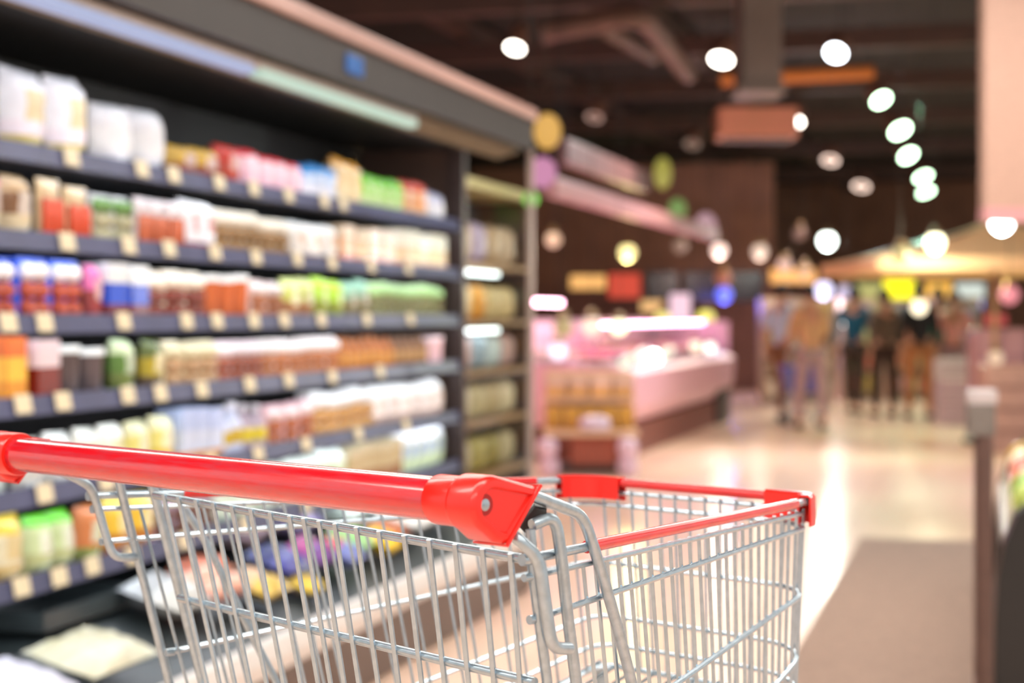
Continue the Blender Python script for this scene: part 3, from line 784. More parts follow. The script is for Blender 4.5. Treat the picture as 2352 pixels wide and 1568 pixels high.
MB().box((XM - 1.08, (MY0 + MY1) / 2, 1.0), (.03, MY1 - MY0 - .1, .42)).build('rear_panel', mat('pink_rear_panel', (250, 206, 222), .35, var=.05), mc)
MB().box((XM - .36, (MY0 + MY1) / 2, 1.165), (.05, MY1 - MY0 - .2, .03)).build('pink_lamp', glow((255, 170, 215), 20.0), mc)
MB().box((XM - .58, MY1 - .02, .98), (1.06, .03, .40)).build('end_panel', mat('frosted_pink_end', (240, 200, 226), .3, var=.03), mc)
MEAT = [(206, 96, 100), (226, 150, 150), (170, 64, 80), (240, 190, 190), (196, 120, 170), (230, 170, 140)]
k = 0
for i in range(16):
    for j in range(2):
        y = MY0 + .25 + i * .392; x = XM - .32 - j * .42
        cl = MEAT[(i * 2 + j * 3 + i // 3) % 6]
        b = MB(); b.box((0, 0, .015), (.34, .36, .03), 0, 0, .004)
        for q in range(4):
            b.ball((random.uniform(-.09, .09), (q - 1.5) * .08, .05), .06, 8, 1, (1.4, .9, .6))
        o = b.build('meat_tray', [pm((236, 236, 236)), pm(cl)]); o.location = (x, y, .852 - (.018 if j == 0 else -.006)); o.rotation_euler = (0, .05, 0)
        tag(o, '%s tray of meat from the near end in the counter %s row' % (ORD[i], ('front', 'rear')[j]), 'meat tray', 'meat trays in the counter')
# second, nearer counter run set back, seen between the glass frame and the promotion stand
m2 = thing('deli_counter', (-4.6, 15.0, 0), 'set back deli counter with pink and cream top behind the promotion stand', 'counter')
MB().box((-4.6, 15.0, .45), (.8, 6.0, .9)).build('counter_body', mat('peach_counter', (240, 196, 160), .4, var=.05), m2)
MB().box((-4.55, 15.0, .93), (.95, 6.1, .06)).build('worktop', PINKF, m2)
MB().box((-4.8, 15.0, 1.05), (.3, 5.6, .16)).build('display_rail', mat('pink_display', (246, 200, 206), .4, var=.05), m2)
MB().box((-4.35, 15.0, 1.38), (.06, 5.6, .05)).build('pink_lamp', glow((255, 190, 214), 14.0), m2)  # strip added to brighten the deli counter
for y in (12.4, 15.0, 17.6):
    MB().tube([(-4.62, y, .95), (-4.62, y, 1.38), (-4.36, y, 1.40)], .015, 8).build('lamp_bracket', STEEL, m2)
# ================================================================== PROMOTION STAND
p0 = at_z(1252, 1086, 0.0); p1 = at_z(1448, 1086, 0.0); pc = (p0 + p1) / 2
ps = thing('promotion_stand', (pc.x, pc.y + .1, 0), 'small stepped promotion stand with red brown base and orange cartons', 'display stand')
rzp = TH
def pb(dx, dy, z0, z1, wx, wy, name, mt, bev=0.0):
    R = Matrix.Rotation(rzp, 4, 'Z'); off = R @ V((dx, dy, 0))
    return MB().box((ps.location.x + off.x, ps.location.y + off.y, (z0 + z1) / 2), (wx, wy, z1 - z0), 0, rzp, bev).build(name, mt, ps)
pb(0, .1, 0, .06, .62, .4, 'plinth', DARKW)
pb(.02, .1, .06, .30, .34, .36, 'base_box', mat('red_brown_box', (172, 88, 66), .5, var=.06))
pb(0, .05, .30, .34, .74, .54, 'lower_shelf', mat('peach_board', (236, 196, 160), .5, var=.04))
pb(0, .25, .34, .80, .72, .05, 'back_board', mat('peach_board', (236, 196, 160), .5, var=.04))
pb(0, .18, .56, .59, .74, .24, 'upper_shelf', mat('peach_board', (236, 196, 160), .5, var=.04))
R_ = Matrix.Rotation(rzp, 4, 'Z')
def on_ps(dx, dy, z): 
    o = R_ @ V((dx, dy, 0)); return (ps.location.x + o.x, ps.location.y + o.y, z)
for i in range(5):
    o = m_box(.13, .17, .10, (.5,)).build('fruit_carton', [pm((222, 160, 60)), pm((238, 180, 74))]); o.location = on_ps(-.29 + i * .145, .12, .342); o.rotation_euler = (0, 0, rzp - PI / 2)
    tag(o, '%s orange yellow carton from the glass frame on the stand lower shelf' % ORD[i], 'carton', 'orange cartons on the promotion stand')
for i in range(4):
    o = m_box(.15, .15, .12, (.6,)).build('fruit_carton', [pm((240, 180, 110)), pm((246, 206, 190))]); o.location = on_ps(-.27 + i * .18, .14, .592); o.rotation_euler = (0, 0, rzp - PI / 2)
    tag(o, '%s peach carton from the glass frame on the stand upper shelf' % ORD[i], 'carton', 'peach cartons on the promotion stand')
o = MB().lathe([(.06, 0), (.12, .01), (.13, .07), (.11, .10), (.05, .115)], 18).build('melon_dome', pm((250, 226, 246))); o.location = on_ps(.03, -.10, .342)
tag(o, 'bright pinkish white round pack in front of the orange cartons', 'food pack')
for i, (px, py, zz) in enumerate(((1257, 1000, .17), (1262, 1075, 0), (1442, 985, .2), (1442, 1062, 0))):  # plain pale pink rounded bodies beside the stand
    P = at(px, py, F * H / (1092 - HY)); 
    o = MB().lathe([(.05, 0), (.075, .02), (.085, .07), (.075, .12), (.05, .14), (.02, .145)], 16).build('round_pack', pm((240, 206, 226)))
    o.location = (P.x, P.y, 0 if zz == 0 else .145)
    tag(o, ['upper pale pink round pack on the glass side of the promotion stand', 'lower pale pink round pack on the glass side of the promotion stand',
            'upper pale pink round pack on the aisle side of the promotion stand', 'lower pale pink round pack on the aisle side of the promotion stand'][i], 'food pack', 'pale pink round packs by the stand')
# ================================================================== CEILING STEEL, DUCTS
def beam(name, y, z, hgt, x0=-11, x1=3, mt=None):
    return MB().box(((x0 + x1) / 2, y, z), (x1 - x0, .18, hgt), 0, 0, .01).build(name, mt or BEAMM, None, 'structure')
DB_ = mat('dim_brown_steel', (76, 52, 43), .6, var=.1, scale=3)
for i, (y, z) in enumerate(((15.5, 4.15), (18.6, 4.15), (22, 4.15), (26, 4.15), (30.5, 4.15), (36, 4.15))):
    beam('ceiling_beam_%d' % (i + 1), y, z, .22, mt=DB_)
for i, x in enumerate((-5.6, -3.4)):
    MB().box((x, 25, 4.42), (.16, 38, .2)).build('ceiling_beam_%d' % (7 + i), DB_, None, 'structure')
# big grey duct hanging in the upper middle, ribbed pipes to its left, orange pipe and pale air unit
P = at(1740, 60, 13.5)
dk = thing('air_duct', (P.x, P.y, 3.05), 'square grey brown air duct hanging from the ceiling at top centre', 'air duct')
MB().box((P.x, P.y, 3.80), (.30, .5, 1.6), 0, TH, .01).build('duct_body', DUCTM, dk)
MB().box((P.x, P.y, 2.98), (.36, .56, .06), 0, TH).build('duct_flange', DUCTM, dk)
def pipe(name, pts, r, mt, lab, cat='pipe', hang=True):
    o = thing(name, V(pts[0]), lab, cat)
    MB().tube(fillet(pts, .3, 8), r, 14).build('pipe_run', mt, o)
    if hang:
        for p in (V(pts[0]).lerp(V(pts[1]), .15), V(pts[-1]).lerp(V(pts[-2]), .15)):
            MB().tube([p, (p.x, p.y, ZC)],   .004, 6).build('hanger_rod', DARKW, o)
    return o
pipe('duct_pipe', [at(1240, 75, 15), at(1470, 30, 15), at(1580, 170, 18)], .10, BEAMM, 'brown bent duct pipe under the ceiling at top centre')
pipe('duct_pipe', [at(1385, 60, 16), at(1500, 130, 19)], .09, BEAMM, 'short brown duct pipe below the bent one')
pipe('orange_pipe', [at(1655, 182, 17), at(2005, 165, 17)], .07, ORPIPE, 'orange brown pipe crossing below the ceiling')
P = at(1735, 285, 21)
au = thing('air_unit', (P.x, P.y, 3.2), 'pinkish brown box air unit hanging beside a white spotlight', 'air conditioner')
MB().box((P.x, P.y, 1.25 + (724 - 285) / F * 21), (.95, .6, .36), 0, TH, .02).build('unit_body', mat('pinkish_unit', (226, 150, 126), .5, var=.05), au)
MB().box((P.x, P.y, 1.25 + (724 - 285) / F * 21 - .19), (.8, .5, .02), 0, TH).build('unit_grille', BEAMM, au)
for s in (-.35, .35):
    MB().tube([(P.x + s, P.y, 3.6), (P.x + s, P.y, ZC)],   .004, 6).build('hanger_rod', DARKW, au)
# pink lit fascia beams of the left hall, running along the aisle
def fascia(name, pa, pb, X, hgt, mt, lab):
    ya, yb = y_at(pa[0], X), y_at(pb[0], X)
    za = at_plane(pa[0], pa[1], V((X, 0, 0)), V((1, 0, 0))).z
    o = thing(name, (X, (ya + yb) / 2, za - hgt / 2), lab, 'hanging beam')
    MB().box((X, (ya + yb) / 2, za), (.10, yb - ya, hgt), 0, 0, .01).build('beam_body', mt, o)
    for y in (ya + .3, yb - .3):
        MB().tube([(X, y, za), (X, y, ZC)], .005, 6).build('hanger_rod', DARKW, o)
fascia('fascia_beam', (1262, 428), (1640, 540), -3.05, .14, mat('pink_beam', (186, 130, 132), .45, var=.05), 'long pinkish hanging beam above the meat counter')
fascia('fascia_beam', (1290, 345), (1480, 410), -3.35, .20, mat('mauve_beam', (124, 86, 88), .45, var=.05), 'shorter mauve hanging beam above the long pink one')
P = at(1307, 385, 14.0)
# round hanging signs
def disc_sign(px, py, d, r, rgb, lab, rgb2=None, sz=1.0):
    P = at(px, py, d); o = thing('hanging_sign', (P.x, P.y, P.z - r), lab, 'sign')
    Mx = Matrix.Translation(P) @ Matrix.Rotation(TH, 4, 'Z') @ Matrix.Rotation(PI / 2, 4, 'X') @ Matrix.Diagonal((1, sz, 1, 1))
    MB().lathe([(r * .96, -.02), (r, -.015), (r, .015), (r * .96, .02)], 28, 0, Mx).build('sign_board', glow(rgb, .55), o)
    MB().tube([P + V((0, 0, r * sz * .95)), (P.x, P.y, ZC)], .003, 6).build('hanger_rod', DARKW, o)
disc_sign(1257, 302, 9.5, .075, (226, 170, 60), 'round orange hanging sign beside the end of the case canopy', sz=1.3)
disc_sign(1246, 396, 10.5, .085, (220, 140, 190), 'round pink hanging sign just below the orange one', sz=1.1)
disc_sign(1522, 398, 20, .10, (196, 190, 90), 'tall yellow green hanging sign in the left hall', sz=1.8)
disc_sign(1621, 519, 24, .14, (250, 200, 214), 'tall pale pink hanging sign in the left hall', sz=1.3)
disc_sign(1556, 480, 24, .12, (150, 190, 110), 'small green hanging sign in the left hall', sz=1.2)
# hanging pale panel at the right
P = at(2330, 240, 9.0); w_ = .55
hp = thing('hanging_divider', (P.x + .15, P.y, 1.8), 'tall pale beige panel hanging from the ceiling at the edge', 'panel')
xl_ = at(2262, 240, 9.0)
R = Matrix.Rotation(TH, 4, 'Z')
MB().prism([xl_ + V((0, 0, 1.80 - xl_.z)), xl_ + R @ V((.6, 0, 0)) + V((0, 0, 1.78 - xl_.z)), xl_ + R @ V((.6, 0, 0)) + V((0, 0, ZC - xl_.z)), xl_ + V((0, 0, ZC - xl_.z))], R @ V((0, .12, 0)), 0, .01).build('panel_board', mat('beige_panel', (184, 148, 132), .5, var=.03), hp)
MB().prism([xl_ + V((0, 0, 1.74 - xl_.z)), xl_ + R @ V((.6, 0, 0)) + V((0, 0, 1.72 - xl_.z)), xl_ + R @ V((.6, 0, 0)) + V((0, 0, 1.80 - xl_.z)), xl_ + V((0, 0, 1.81 - xl_.z))], R @ V((0, .125, 0))).build('panel_hem', mat('pink_hem', (206, 148, 150), .5, var=.03), hp)
# ================================================================== LAMPS
ap = at(2285, 503, 17.0); el = at(1946, 600, 17.0); hw_ = (2285 - 1946) / F * 17.0
def spot(px, py, lab, rgb=(255, 250, 240), s=14.0, r=.085, z=3.7, tilt=.5, energy=60, side=1):
    d = F * (z - H) / (HY - py); P = at(px, py, d)
    o = thing('ceiling_spotlight', (P.x, P.y, z - .05), lab, 'spotlight', 'ceiling spotlights')
    n = (V((0, 0, -1)) + (V((S_, -C_, 0)) + V((C_, S_, 0)) * .5 * -side) * tilt).normalized()
    Mx = Matrix.Translation(P) @ (-n).to_track_quat('Z', 'Y').to_matrix().to_4x4()
    MB().lathe([(r * 1.08, -.01), (r * 1.12, .0), (r * 1.1, .16), (r * .7, .24), (r * .3, .25)], 20, 0, Mx).build('lamp_housing', mat('brown_lamp_housing', (120, 84, 70), .5, var=.05), o)
    MB().lathe([(r * .3, -.006), (r, -.014), (r, -.010), (r * .9, -.004)], 20, 0, Mx).build('lamp_disc', glow(rgb, s), o)
    q = P - n * .22
    MB().tube([q, (q.x, q.y, ZC)], .010, 8).build('stem', DARKW, o)
    if energy:
        l = bpy.data.lights.new('spot_beam', 'SPOT'); l.energy = energy; l.spot_size = 1.9; l.spot_blend = .8; l.shadow_soft_size = r; l.color = lin(rgb)[:3]
        lo = bpy.data.objects.new('spot_beam', l); COL.objects.link(lo); lo.parent = o; lo.location = P - o.location + n * .04
        lo.rotation_euler = n.to_track_quat('-Z', 'Y').to_euler()
WW, GW, PW = (255, 246, 232), (214, 255, 214), (255, 224, 206)
SP = LAMP_E
spot(1183, 108, 'white spotlight on a dark stem above the glass end panel', WW, 14, .08, energy=SP)
spot(1657, 135, 'wide white spotlight below the square duct', WW, 16, .10, energy=SP)
spot(1920, 120, 'tilted white spotlight highest towards the beige panel', (240, 248, 255), 16, .09, tilt=.9, energy=SP)
spot(2023, 228, 'first of the greenish spotlights in the receding row', GW, 15, .10, tilt=.8, energy=SP, side=-1)
spot(2067, 298, 'second of the greenish spotlights in the receding row', GW, 15, .13, tilt=.8, energy=SP, side=-1)
spot(2085, 356, 'third of the greenish spotlights in the receding row', GW, 15, .13, tilt=.8, energy=SP, side=-1)
spot(2120, 405, 'fourth of the greenish spotlights in the receding row', GW, 15, .14, tilt=.6, energy=0, side=-1)
spot(2126, 440, 'fifth and last greenish spotlight in the receding row', GW, 15, .15, tilt=.5, energy=SP, side=-1)
spot(1823, 277, 'white spotlight in front of the pinkish air unit', WW, 16, .115, energy=SP)
spot(1907, 367, 'cream spotlight below the air unit', PW, 3.2, .125, energy=SP)
spot(1978, 427, 'second cream spotlight lower than the air unit', PW, 3.2, .15, energy=SP)
spot(1690, 470, 'green rimmed spotlight in the middle of the hall', GW, 14, .17, energy=SP)
spot(1641, 474, 'dim yellow green spotlight touching the bright one', (206, 226, 130), 1.2, .17, energy=0)
spot(1365, 268, 'dim pinkish spotlight above the mauve beam', (230, 190, 176), .8, .10, energy=0)
spot(1590, 330, 'dim spotlight with a long housing left of the air unit', (200, 176, 156), .55, .11, energy=0)
spot(1700, 392, 'dim spotlight with a brown housing mid ceiling', (180, 140, 120), .35, .12, energy=0)

def par_z(P):
    q = Matrix.Rotation(-TH, 4, 'Z') @ (P - ap); return ap.z - (ap.z - el.z) * min(1, max(abs(q.x), abs(q.y)) / hw_) - .16
def cnt_z(P): return 1.14
def pend(px, py, d, rgb, s, r, lab, top=None):
    P = at(px, py, d); o = thing('pendant_lamp', (P.x, P.y, P.z - r), lab, 'pendant lamp', 'pendant lamps over the stalls')
    MB().ball(P, r, 14).build('bulb', glow(rgb, s), o)
    if s >= 1.2 and not top and P.z > 1.45:
        l = bpy.data.lights.new('bulb_light', 'POINT'); l.energy = PEND_E * min(s, 4); l.color = lin(rgb)[:3]; l.shadow_soft_size = r
        lo = bpy.data.objects.new('bulb_light', l); COL.objects.link(lo); lo.parent = o; lo.location = P - o.location - V((0, 0, r * 1.2))
    MB().lathe([(r * .5, r * .8), (r * .62, r * .85), (r * .5, r * 1.5), (r * .15, r * 1.7)], 12, 0, Matrix.Translation(P)).build('lamp_holder', mat('brass_lamp_holder', (150, 120, 80), .4, metal=.6), o)
    MB().tube([P + V((0, 0, r * 1.6)), (P.x, P.y, top(P) if top else ZC)], .003, 6).build('cord', BLACKP, o)
PL = [(1271, 550, 16, (255, 206, 170), 1.0, .07, 'peach pendant lamp right beside the glass frame'), (1441, 580, 19, (255, 236, 160), 2.2, .09, 'yellow pendant lamp below the long pink beam'),
      (1562, 565, 22, (200, 160, 140), .5, .09, 'dim brown pendant lamp under the beam end'), (1652, 575, 24, (255, 220, 206), 2.2, .10, 'pale pink pendant lamp under the tall pink sign'),
      (1745, 578, 25, (236, 206, 186), 1.2, .11, 'cream pendant lamp in the middle of the hall'), (1803, 607, 25, (226, 180, 166), .9, .10, 'small pinkish pendant lamp over the orange sign'),
      (1848, 622, 25, (230, 176, 140), .9, .10, 'peach pendant lamp over the orange sign end'), (1837, 536, 27, (190, 140, 120), .5, .10, 'dim brown pendant lamp above the pinkish one'),
      (1900, 553, 24, (244, 255, 246), 8, .11, 'brightest white pendant lamp left of the parasol'), (1661, 638, 25.5, (190, 110, 80), .6, .12, 'orange brown pendant lamp above the blue one'),
      (1663, 676, 26, (110, 120, 255), 1.6, .12, 'glowing blue pendant lamp in front of the dark screens'), (1294, 751, 13.6, (206, 180, 130), .8, .08, 'dim tan pendant lamp low beside the glass frame'),
      (1359, 749, 13.75, (255, 220, 200), 1.3, .08, 'pale pink pendant lamp low over the promotion stand'), (1422, 750, 13.9, (255, 246, 206), 2.6, .065, 'cream pendant lamp low over the deli counter'),
      (1522, 733, 21.5, (240, 226, 130), 1.4, .10, 'yellow pendant lamp left of the pink glowing column'), (1621, 731, 21.6, (236, 226, 110), 1.5, .11, 'yellow pendant lamp right of the pink glowing column'),
      (1826, 733, 24, (246, 214, 200), 1.3, .10, 'pale pendant lamp over the tan jacket shopper'), (1891, 665, 26, (226, 222, 255), 2.2, .13, 'lavender pendant lamp in front of the yellow sign'),
      (1941, 671, 27, (206, 196, 226), 1.0, .12, 'dim lavender pendant lamp beside the brighter one'), (1943, 730, 23, (255, 255, 255), 5, .11, 'bright white pendant lamp over the teal jacket shopper'),
      (2111, 705, 19, (255, 240, 206), 2.4, .085, 'cream pendant lamp just above the black shirt shopper'), (2148, 557, 15.1, (255, 250, 206), 6, .08, 'bright cream lamp hanging in front of the parasol'),
      (2069, 584, 15.1, (226, 206, 140), .8, .075, 'dim yellow lamp hanging before the parasol edge'), (2176, 607, 17, (226, 210, 130), .8, .08, 'dim yellow lamp lower under the parasol', par_z),
      (2301, 511, 12, (255, 255, 255), 14, .075, 'bright white lamp hanging just below the beige panel'), (2287, 822, 16.6, (240, 206, 176), .9, .075, 'peach lamp hanging over the produce crates', par_z),
      (2318, 676, 15, (250, 150, 160), .9, .085, 'pink lamp at the edge over the produce'),
      (1598, 795, 17.5, (255, 230, 206), 1.8, .06, 'cream lamp hung low in front of the meat counter'), (1631, 798, 18.4, (255, 246, 236), 2.4, .06, 'whiter lamp hung low in front of the meat counter'),  # glowing balls imitate highlights at the meat counter, no lamps there
      (1282, 806, 13.4, (250, 230, 250), 1.6, .07, 'lilac white lamp low over the deli counter end'), (1219, 457, 9.4, (120, 220, 80), 1.15, .042, 'bright green indicator lamp beside the glass frame')]
for a in PL: pend(*a)
# ================================================================== SIGNS AND SCREENS ON THE HALL WALL, STALLS AT THE BACK
def board(name, px0, px1, py0, py1, d, rgb, lab, cat='sign', s=None, thick=.10, hang=True, top=None):
    P = at((px0 + px1) / 2, (py0 + py1) / 2, d); w = (px1 - px0) / F * d; h = (py1 - py0) / F * d
    o = thing(name, (P.x, P.y, P.z - h / 2), lab, cat)
    MB().box(P, (w, thick, h), 0, TH, .01).build('board', glow(rgb, s) if s else pm(rgb), o)
    e = MB()
    MB().box(P + W(0, .5 * thick + .01, 0), (w + .04, .02, h + .04), 0, TH).build('frame', DARKW, o)
    if hang:
        for k in (-.4, .4):
            q = P + W(k * w, 0, 0)
            MB().tube([q + V((0, 0, h * .5)), (q.x, q.y, top(q) if top else ZC)], .003, 6).build('hanger_rod', DARKW, o)
    return o
board('hanging_sign_board', 1398, 1470, 628, 684, 24, (232, 74, 52), 'red sign board over the deli counter', s=.75)
board('hanging_sign_board', 1310, 1390, 632, 664, 24.4, (255, 190, 110), 'glowing orange sign left of the red board', s=1.0)
board('hanging_sign_board', 1472, 1522, 690, 716, 25, (250, 196, 130), 'small glowing peach sign under the red board', s=.9)
board('menu_screen', 1486, 1556, 625, 690, 27, (40, 28, 28), 'dark menu screen right of the red board', 'screen')
board('menu_screen', 1574, 1650, 625, 690, 27, (40, 28, 32), 'dark menu screen left of the blue lamp', 'screen')
board('menu_screen', 1672, 1752, 625, 690, 27, (38, 26, 28), 'dark menu screen right of the blue lamp', 'screen')
board('hanging_sign_board', 1770, 1872, 618, 650, 27, (255, 180, 90), 'long glowing orange sign left of the yellow one', s=1.1)
board('hanging_sign_board', 2030, 2100, 642, 698, 28, (250, 240, 20), 'square bright yellow lit sign', s=1.6)
board('hanging_sign_board', 1966, 2030, 650, 700, 28.4, (214, 210, 130), 'pale yellow green sign beside the bright yellow one', s=.7)
board('hanging_sign_board', 2126, 2184, 648, 690, 28, (255, 190, 80), 'small glowing orange sign right of the yellow one', s=1.2)
board('hanging_sign_board', 2196, 2260, 650, 686, 28, (226, 236, 226), 'pale white green sign under the parasol', s=.9)
board('hanging_sign_board', 2214, 2256, 690, 708, 27, (170, 180, 255), 'small pale blue sign under the white one', s=1.2)
pk = at_z(1562, 860, .0)
P = at(1562, 740, 22.5)
gc = thing('glowing_column', (P.x, P.y, .9), 'pale pink glowing menu column standing behind the meat counter', 'lit sign')
MB().box((P.x, P.y, 1.22), (.26, .12, .62), 0, TH, .02).build('light_box', glow((255, 214, 232), .95), gc)
MB().box((P.x, P.y, .46), (.10, .10, .92), 0, TH).build('stand', DARKW, gc)
# market shelves full of goods at the back
STC = [(236, 206, 170), (214, 120, 96), (170, 110, 74), (240, 226, 206), (200, 170, 90), (226, 190, 200), (150, 170, 206), (120, 80, 60), (196, 206, 150), (230, 150, 120)]
STN = ['cream', 'brick red', 'brown', 'ivory', 'mustard', 'pale pink', 'pale blue', 'dark brown', 'pale green', 'salmon']
WSH = mat('pale_stall_shelf', (206, 176, 150), .5, var=.05)
SID = ['beside the meat counter', 'behind the tan jacket shopper', 'behind the teal jacket shopper', 'behind the black shirt shopper', 'under the parasol']
SK = [((1748, 1806), 25.0), ((1818, 1906), 25.6), ((1930, 2022), 26.0), ((2036, 2128), 26.4), ((2140, 2240), 24.0)]
for si, ((a, b), d) in enumerate(SK):
    Pa, Pb = at(a, 800, d), at(b, 800, d); Pc = (Pa + Pb) / 2; w = (b - a) / F * d
    st = thing('market_shelf', (Pc.x, Pc.y, 0), 'pale stall shelf full of coloured cartons ' + SID[si], 'shelf')
    R = Matrix.Rotation(TH, 4, 'Z')
    def lb(dx, dy, dz, sx, sy, sz, nm, mt):
        o = R @ V((dx, dy, 0)); MB().box((Pc.x + o.x, Pc.y + o.y, dz), (sx, sy, sz), 0, TH).build(nm, mt, st)
    lb(0, .22, .75, w, .03, 1.5, 'back_panel', WSH)
    lb(-w / 2, 0, .75, .03, .44, 1.5, 'side_panel', WSH); lb(w / 2, 0, .75, .03, .44, 1.5, 'side_panel', WSH)
    for k in range(4): lb(0, 0, .08 + k * .36, w - .04, .42, .03, 'shelf', WSH)
    n = 4
    for k in range(4):
        for i in range(n):
            ci = (i * 3 + k * 7 + si * 4) % 10
            bw = (w - .08) / n * .86
            o = m_box(bw, random.uniform(.18, .27), .26, (.5,)).build('goods_carton', [pm(STC[ci]), pm(tuple(min(255, v + 14) for v in STC[ci]))])
            q = R @ V((-w / 2 + .04 + (i + .5) * (w - .08) / n, -.06, 0)); o.location = (Pc.x + q.x, Pc.y + q.y, .096 + k * .36); o.rotation_euler = (0, 0, TH - PI / 2)
            tag(o, '%s carton %s on %s stall shelf %s' % (STN[ci], ['first', 'second', 'third', 'fourth'][i], ['lowest', 'second', 'third', 'top'][k], SID[si]), 'carton', 'cartons on the back stalls')
# ================================================================== PARASOL KIOSK
ap = at(2285, 503, 17.0)
el = at(1946, 600, 17.0); hw_ = (2285 - 1946) / F * 17.0
pr_ = thing('market_parasol', (ap.x, ap.y, 0), 'large square beige parasol sheltering the produce stall', 'parasol')
R = Matrix.Rotation(TH, 4, 'Z')
cs = [ap + R @ V((sx * hw_, sy * hw_, 0)) for sx, sy in ((-1, -1), (1, -1), (1, 1), (-1, 1))]
ez = el.z
for c in cs: c.z = ez
m = MB(); N = 8
vs = []; fs = []
for k in range(4):
    a, b = cs[k], cs[(k + 1) % 4]
    base = len(vs)
    for i in range(N + 1):
        t = i / N
        for j in range(N + 1):
            p = ap.lerp(a.lerp(b, j / N), t); p.z -= .05 * math.sin(PI * t) + .03 * math.sin(PI * j / N) * t
            vs.append(p)
    for i in range(N):
        for j in range(N):
            q = base + i * (N + 1) + j
            fs.append([q, q + 1, q + N + 2, q + N + 1])
m.add(vs, fs, 0, True)
PARM = mat('beige_parasol_cloth', (240, 206, 170), .8, var=.04)
pn = PARM.node_tree; tl = pn.nodes.new('ShaderNodeBsdfTranslucent'); tl.inputs[0].default_value = lin((250, 214, 176))
ms = pn.nodes.new('ShaderNodeMixShader'); ms.inputs[0].default_value = .45; po_ = [n for n in pn.nodes if n.type == 'OUTPUT_MATERIAL'][0]
pn.links.new(pn.nodes['Principled BSDF'].outputs[0], ms.inputs[1]); pn.links.new(tl.outputs[0], ms.inputs[2]); pn.links.new(ms.outputs[0], po_.inputs[0])
m.build('canopy', PARM, pr_)
for k in range(4):
    a, b = cs[k], cs[(k + 1) % 4]
    MB().prism([a, b, b + V((0, 0, -.12)), a + V((0, 0, -.12))], (a - ap).normalized() * .006).build('valance', PARM, pr_)
    MB().tube([ap + V((0, 0, -.04)), a + V((0, 0, -.03))], .015, 6).build('rib', STEEL, pr_)
MB().tube([ap + V((0, 0, .08)), (ap.x, ap.y, 0)], .03, 12).build('pole', mat('tan_wood_pole', (190, 150, 110), .5, var=.1), pr_)
MB().lathe([(.3, 0), (.3, .05), (.05, .08)], 20, 0, Matrix.Translation((ap.x, ap.y, 0))).build('base', DARKW, pr_)
# produce crates under the parasol
for i, (px, py, d, wd, hh, col, lab) in enumerate((
        (2215, 905, 20.0, .62, .30, (206, 176, 186), 'lilac grey crate at the floor right of the black shirt shopper'),
        (2215, 850, 20.0, .62, .26, (214, 196, 200), 'pale crate stacked on the lilac grey one'),
        (2290, 800, 17.5, .50, .40, (196, 150, 160), 'mauve crate below the red sign strip'),
        (2310, 880, 16.0, .46, .34, (180, 140, 130), 'brown pink crate behind the produce stand'))):
    P = at(px, py, d)
    z0 = 0 if i in (0,) else None
    o = thing('produce_crate', (P.x, P.y, 0), lab, 'crate')
    zt = P.z + hh / 2; zb = 0 if i != 1 else .50
    if i == 0: zt = .50
    MB().box((P.x, P.y, (zt + zb) / 2), (wd, .4, zt - zb), 0, TH, .01).build('crate_body', pm(col), o)
    for k in range(3):
        MB().box(V((P.x, P.y, zb + (zt - zb) * (.25 + .25 * k))) + W(0, -.205, 0), (wd * .98, .012, .03), 0, TH).build('slat', pm(tuple(v - 30 for v in col)), o)
board('price_strip', 2262, 2310, 721, 747, 17.5, (222, 84, 84), 'red sign strip standing on the mauve crate', s=.55, hang=False)
# ================================================================== PRODUCE STAND AND POST AT THE RIGHT EDGE
mp = [at_z(1977, 1238, 0), at_z(2252, 1248, 0)]
m = MB(); xl2, xr2 = mp[0].x, -.05
m.prism([(xl2, 3.2, 0), (xr2, 3.2, 0), (xr2, mp[0].y, 0), (xl2, mp[0].y, 0)], (0, 0, .012), 0, .004)
tag(m.build('floor_mat', mat('brown_grey_mat', (150, 122, 106), .85, var=.1, scale=40, bump=.3)), 'brown grey floor mat lying along the aisle beside the post', 'mat')
P = at_z(2259, 1700, 0.0)
dp = F * H / (1640 - HY); P = at(2259, HY, dp)
po = thing('barrier_post', (P.x, P.y, 0), 'slim dark brown post with a grey head at the mat edge', 'post')
zt = H - (985 - HY) / F * dp
MB().tube([(P.x, P.y, 0.01), (P.x, P.y, zt)], .03, 14).build('pole', mat('dark_brown_post', (92, 66, 58), .4, var=.08), po)
MB().lathe([(.12, 0), (.12, .012), (.03, .03)], 20, 0, Matrix.Translation((P.x, P.y, 0))).build('base', DARKW, po)
MB().box((P.x - .01, P.y, zt + .03), (.08, .07, .10), 0, TH, .006).build('post_head', mat('grey_post_head', (120, 112, 106), .4, var=.05), po)
MB().box((P.x - .005, P.y, zt + .10), (.088, .06, .05), 0, TH, .01).build('pale_cap', mat('pale_grey_cap', (196, 186, 186), .4, var=.03), po)
# stand with curved black end
d0 = 5.6
ctr = at(2352, 1250, d0)
sd = thing('produce_stand', (ctr.x, ctr.y, 0), 'black sided produce stand at the edge with greens on top', 'produce stand')
pro = [(2286, 1640), (2286, 1430), (2292, 1330), (2308, 1250), (2336, 1180), (2360, 1160), (2420, 1150), (2420, 1640)]
pl = [at(px, py, d0) for px, py in pro]
for p in pl: p.z = max(p.z, 0)
pl[0].z = 0; pl[-1].z = 0
MB().prism(pl, W(0, .05, 0), 0, .004).build('side_panel', mat('black_stand_side', (26, 24, 24), .35, var=.1), sd)
a = at(2312, 1250, d0 + .06); b = at(2330, 1010, 8.6)
MB().prism([at(2300, 1300, d0 + .05), at(2760, 1300, d0 + .05), at(2760, 1260, d0 + .05), at(2306, 1260, d0 + .05)], V((0, 2.4, 0))).build('bin_rail', mat('grey_stand_rail', (140, 132, 122), .4, var=.06), sd)
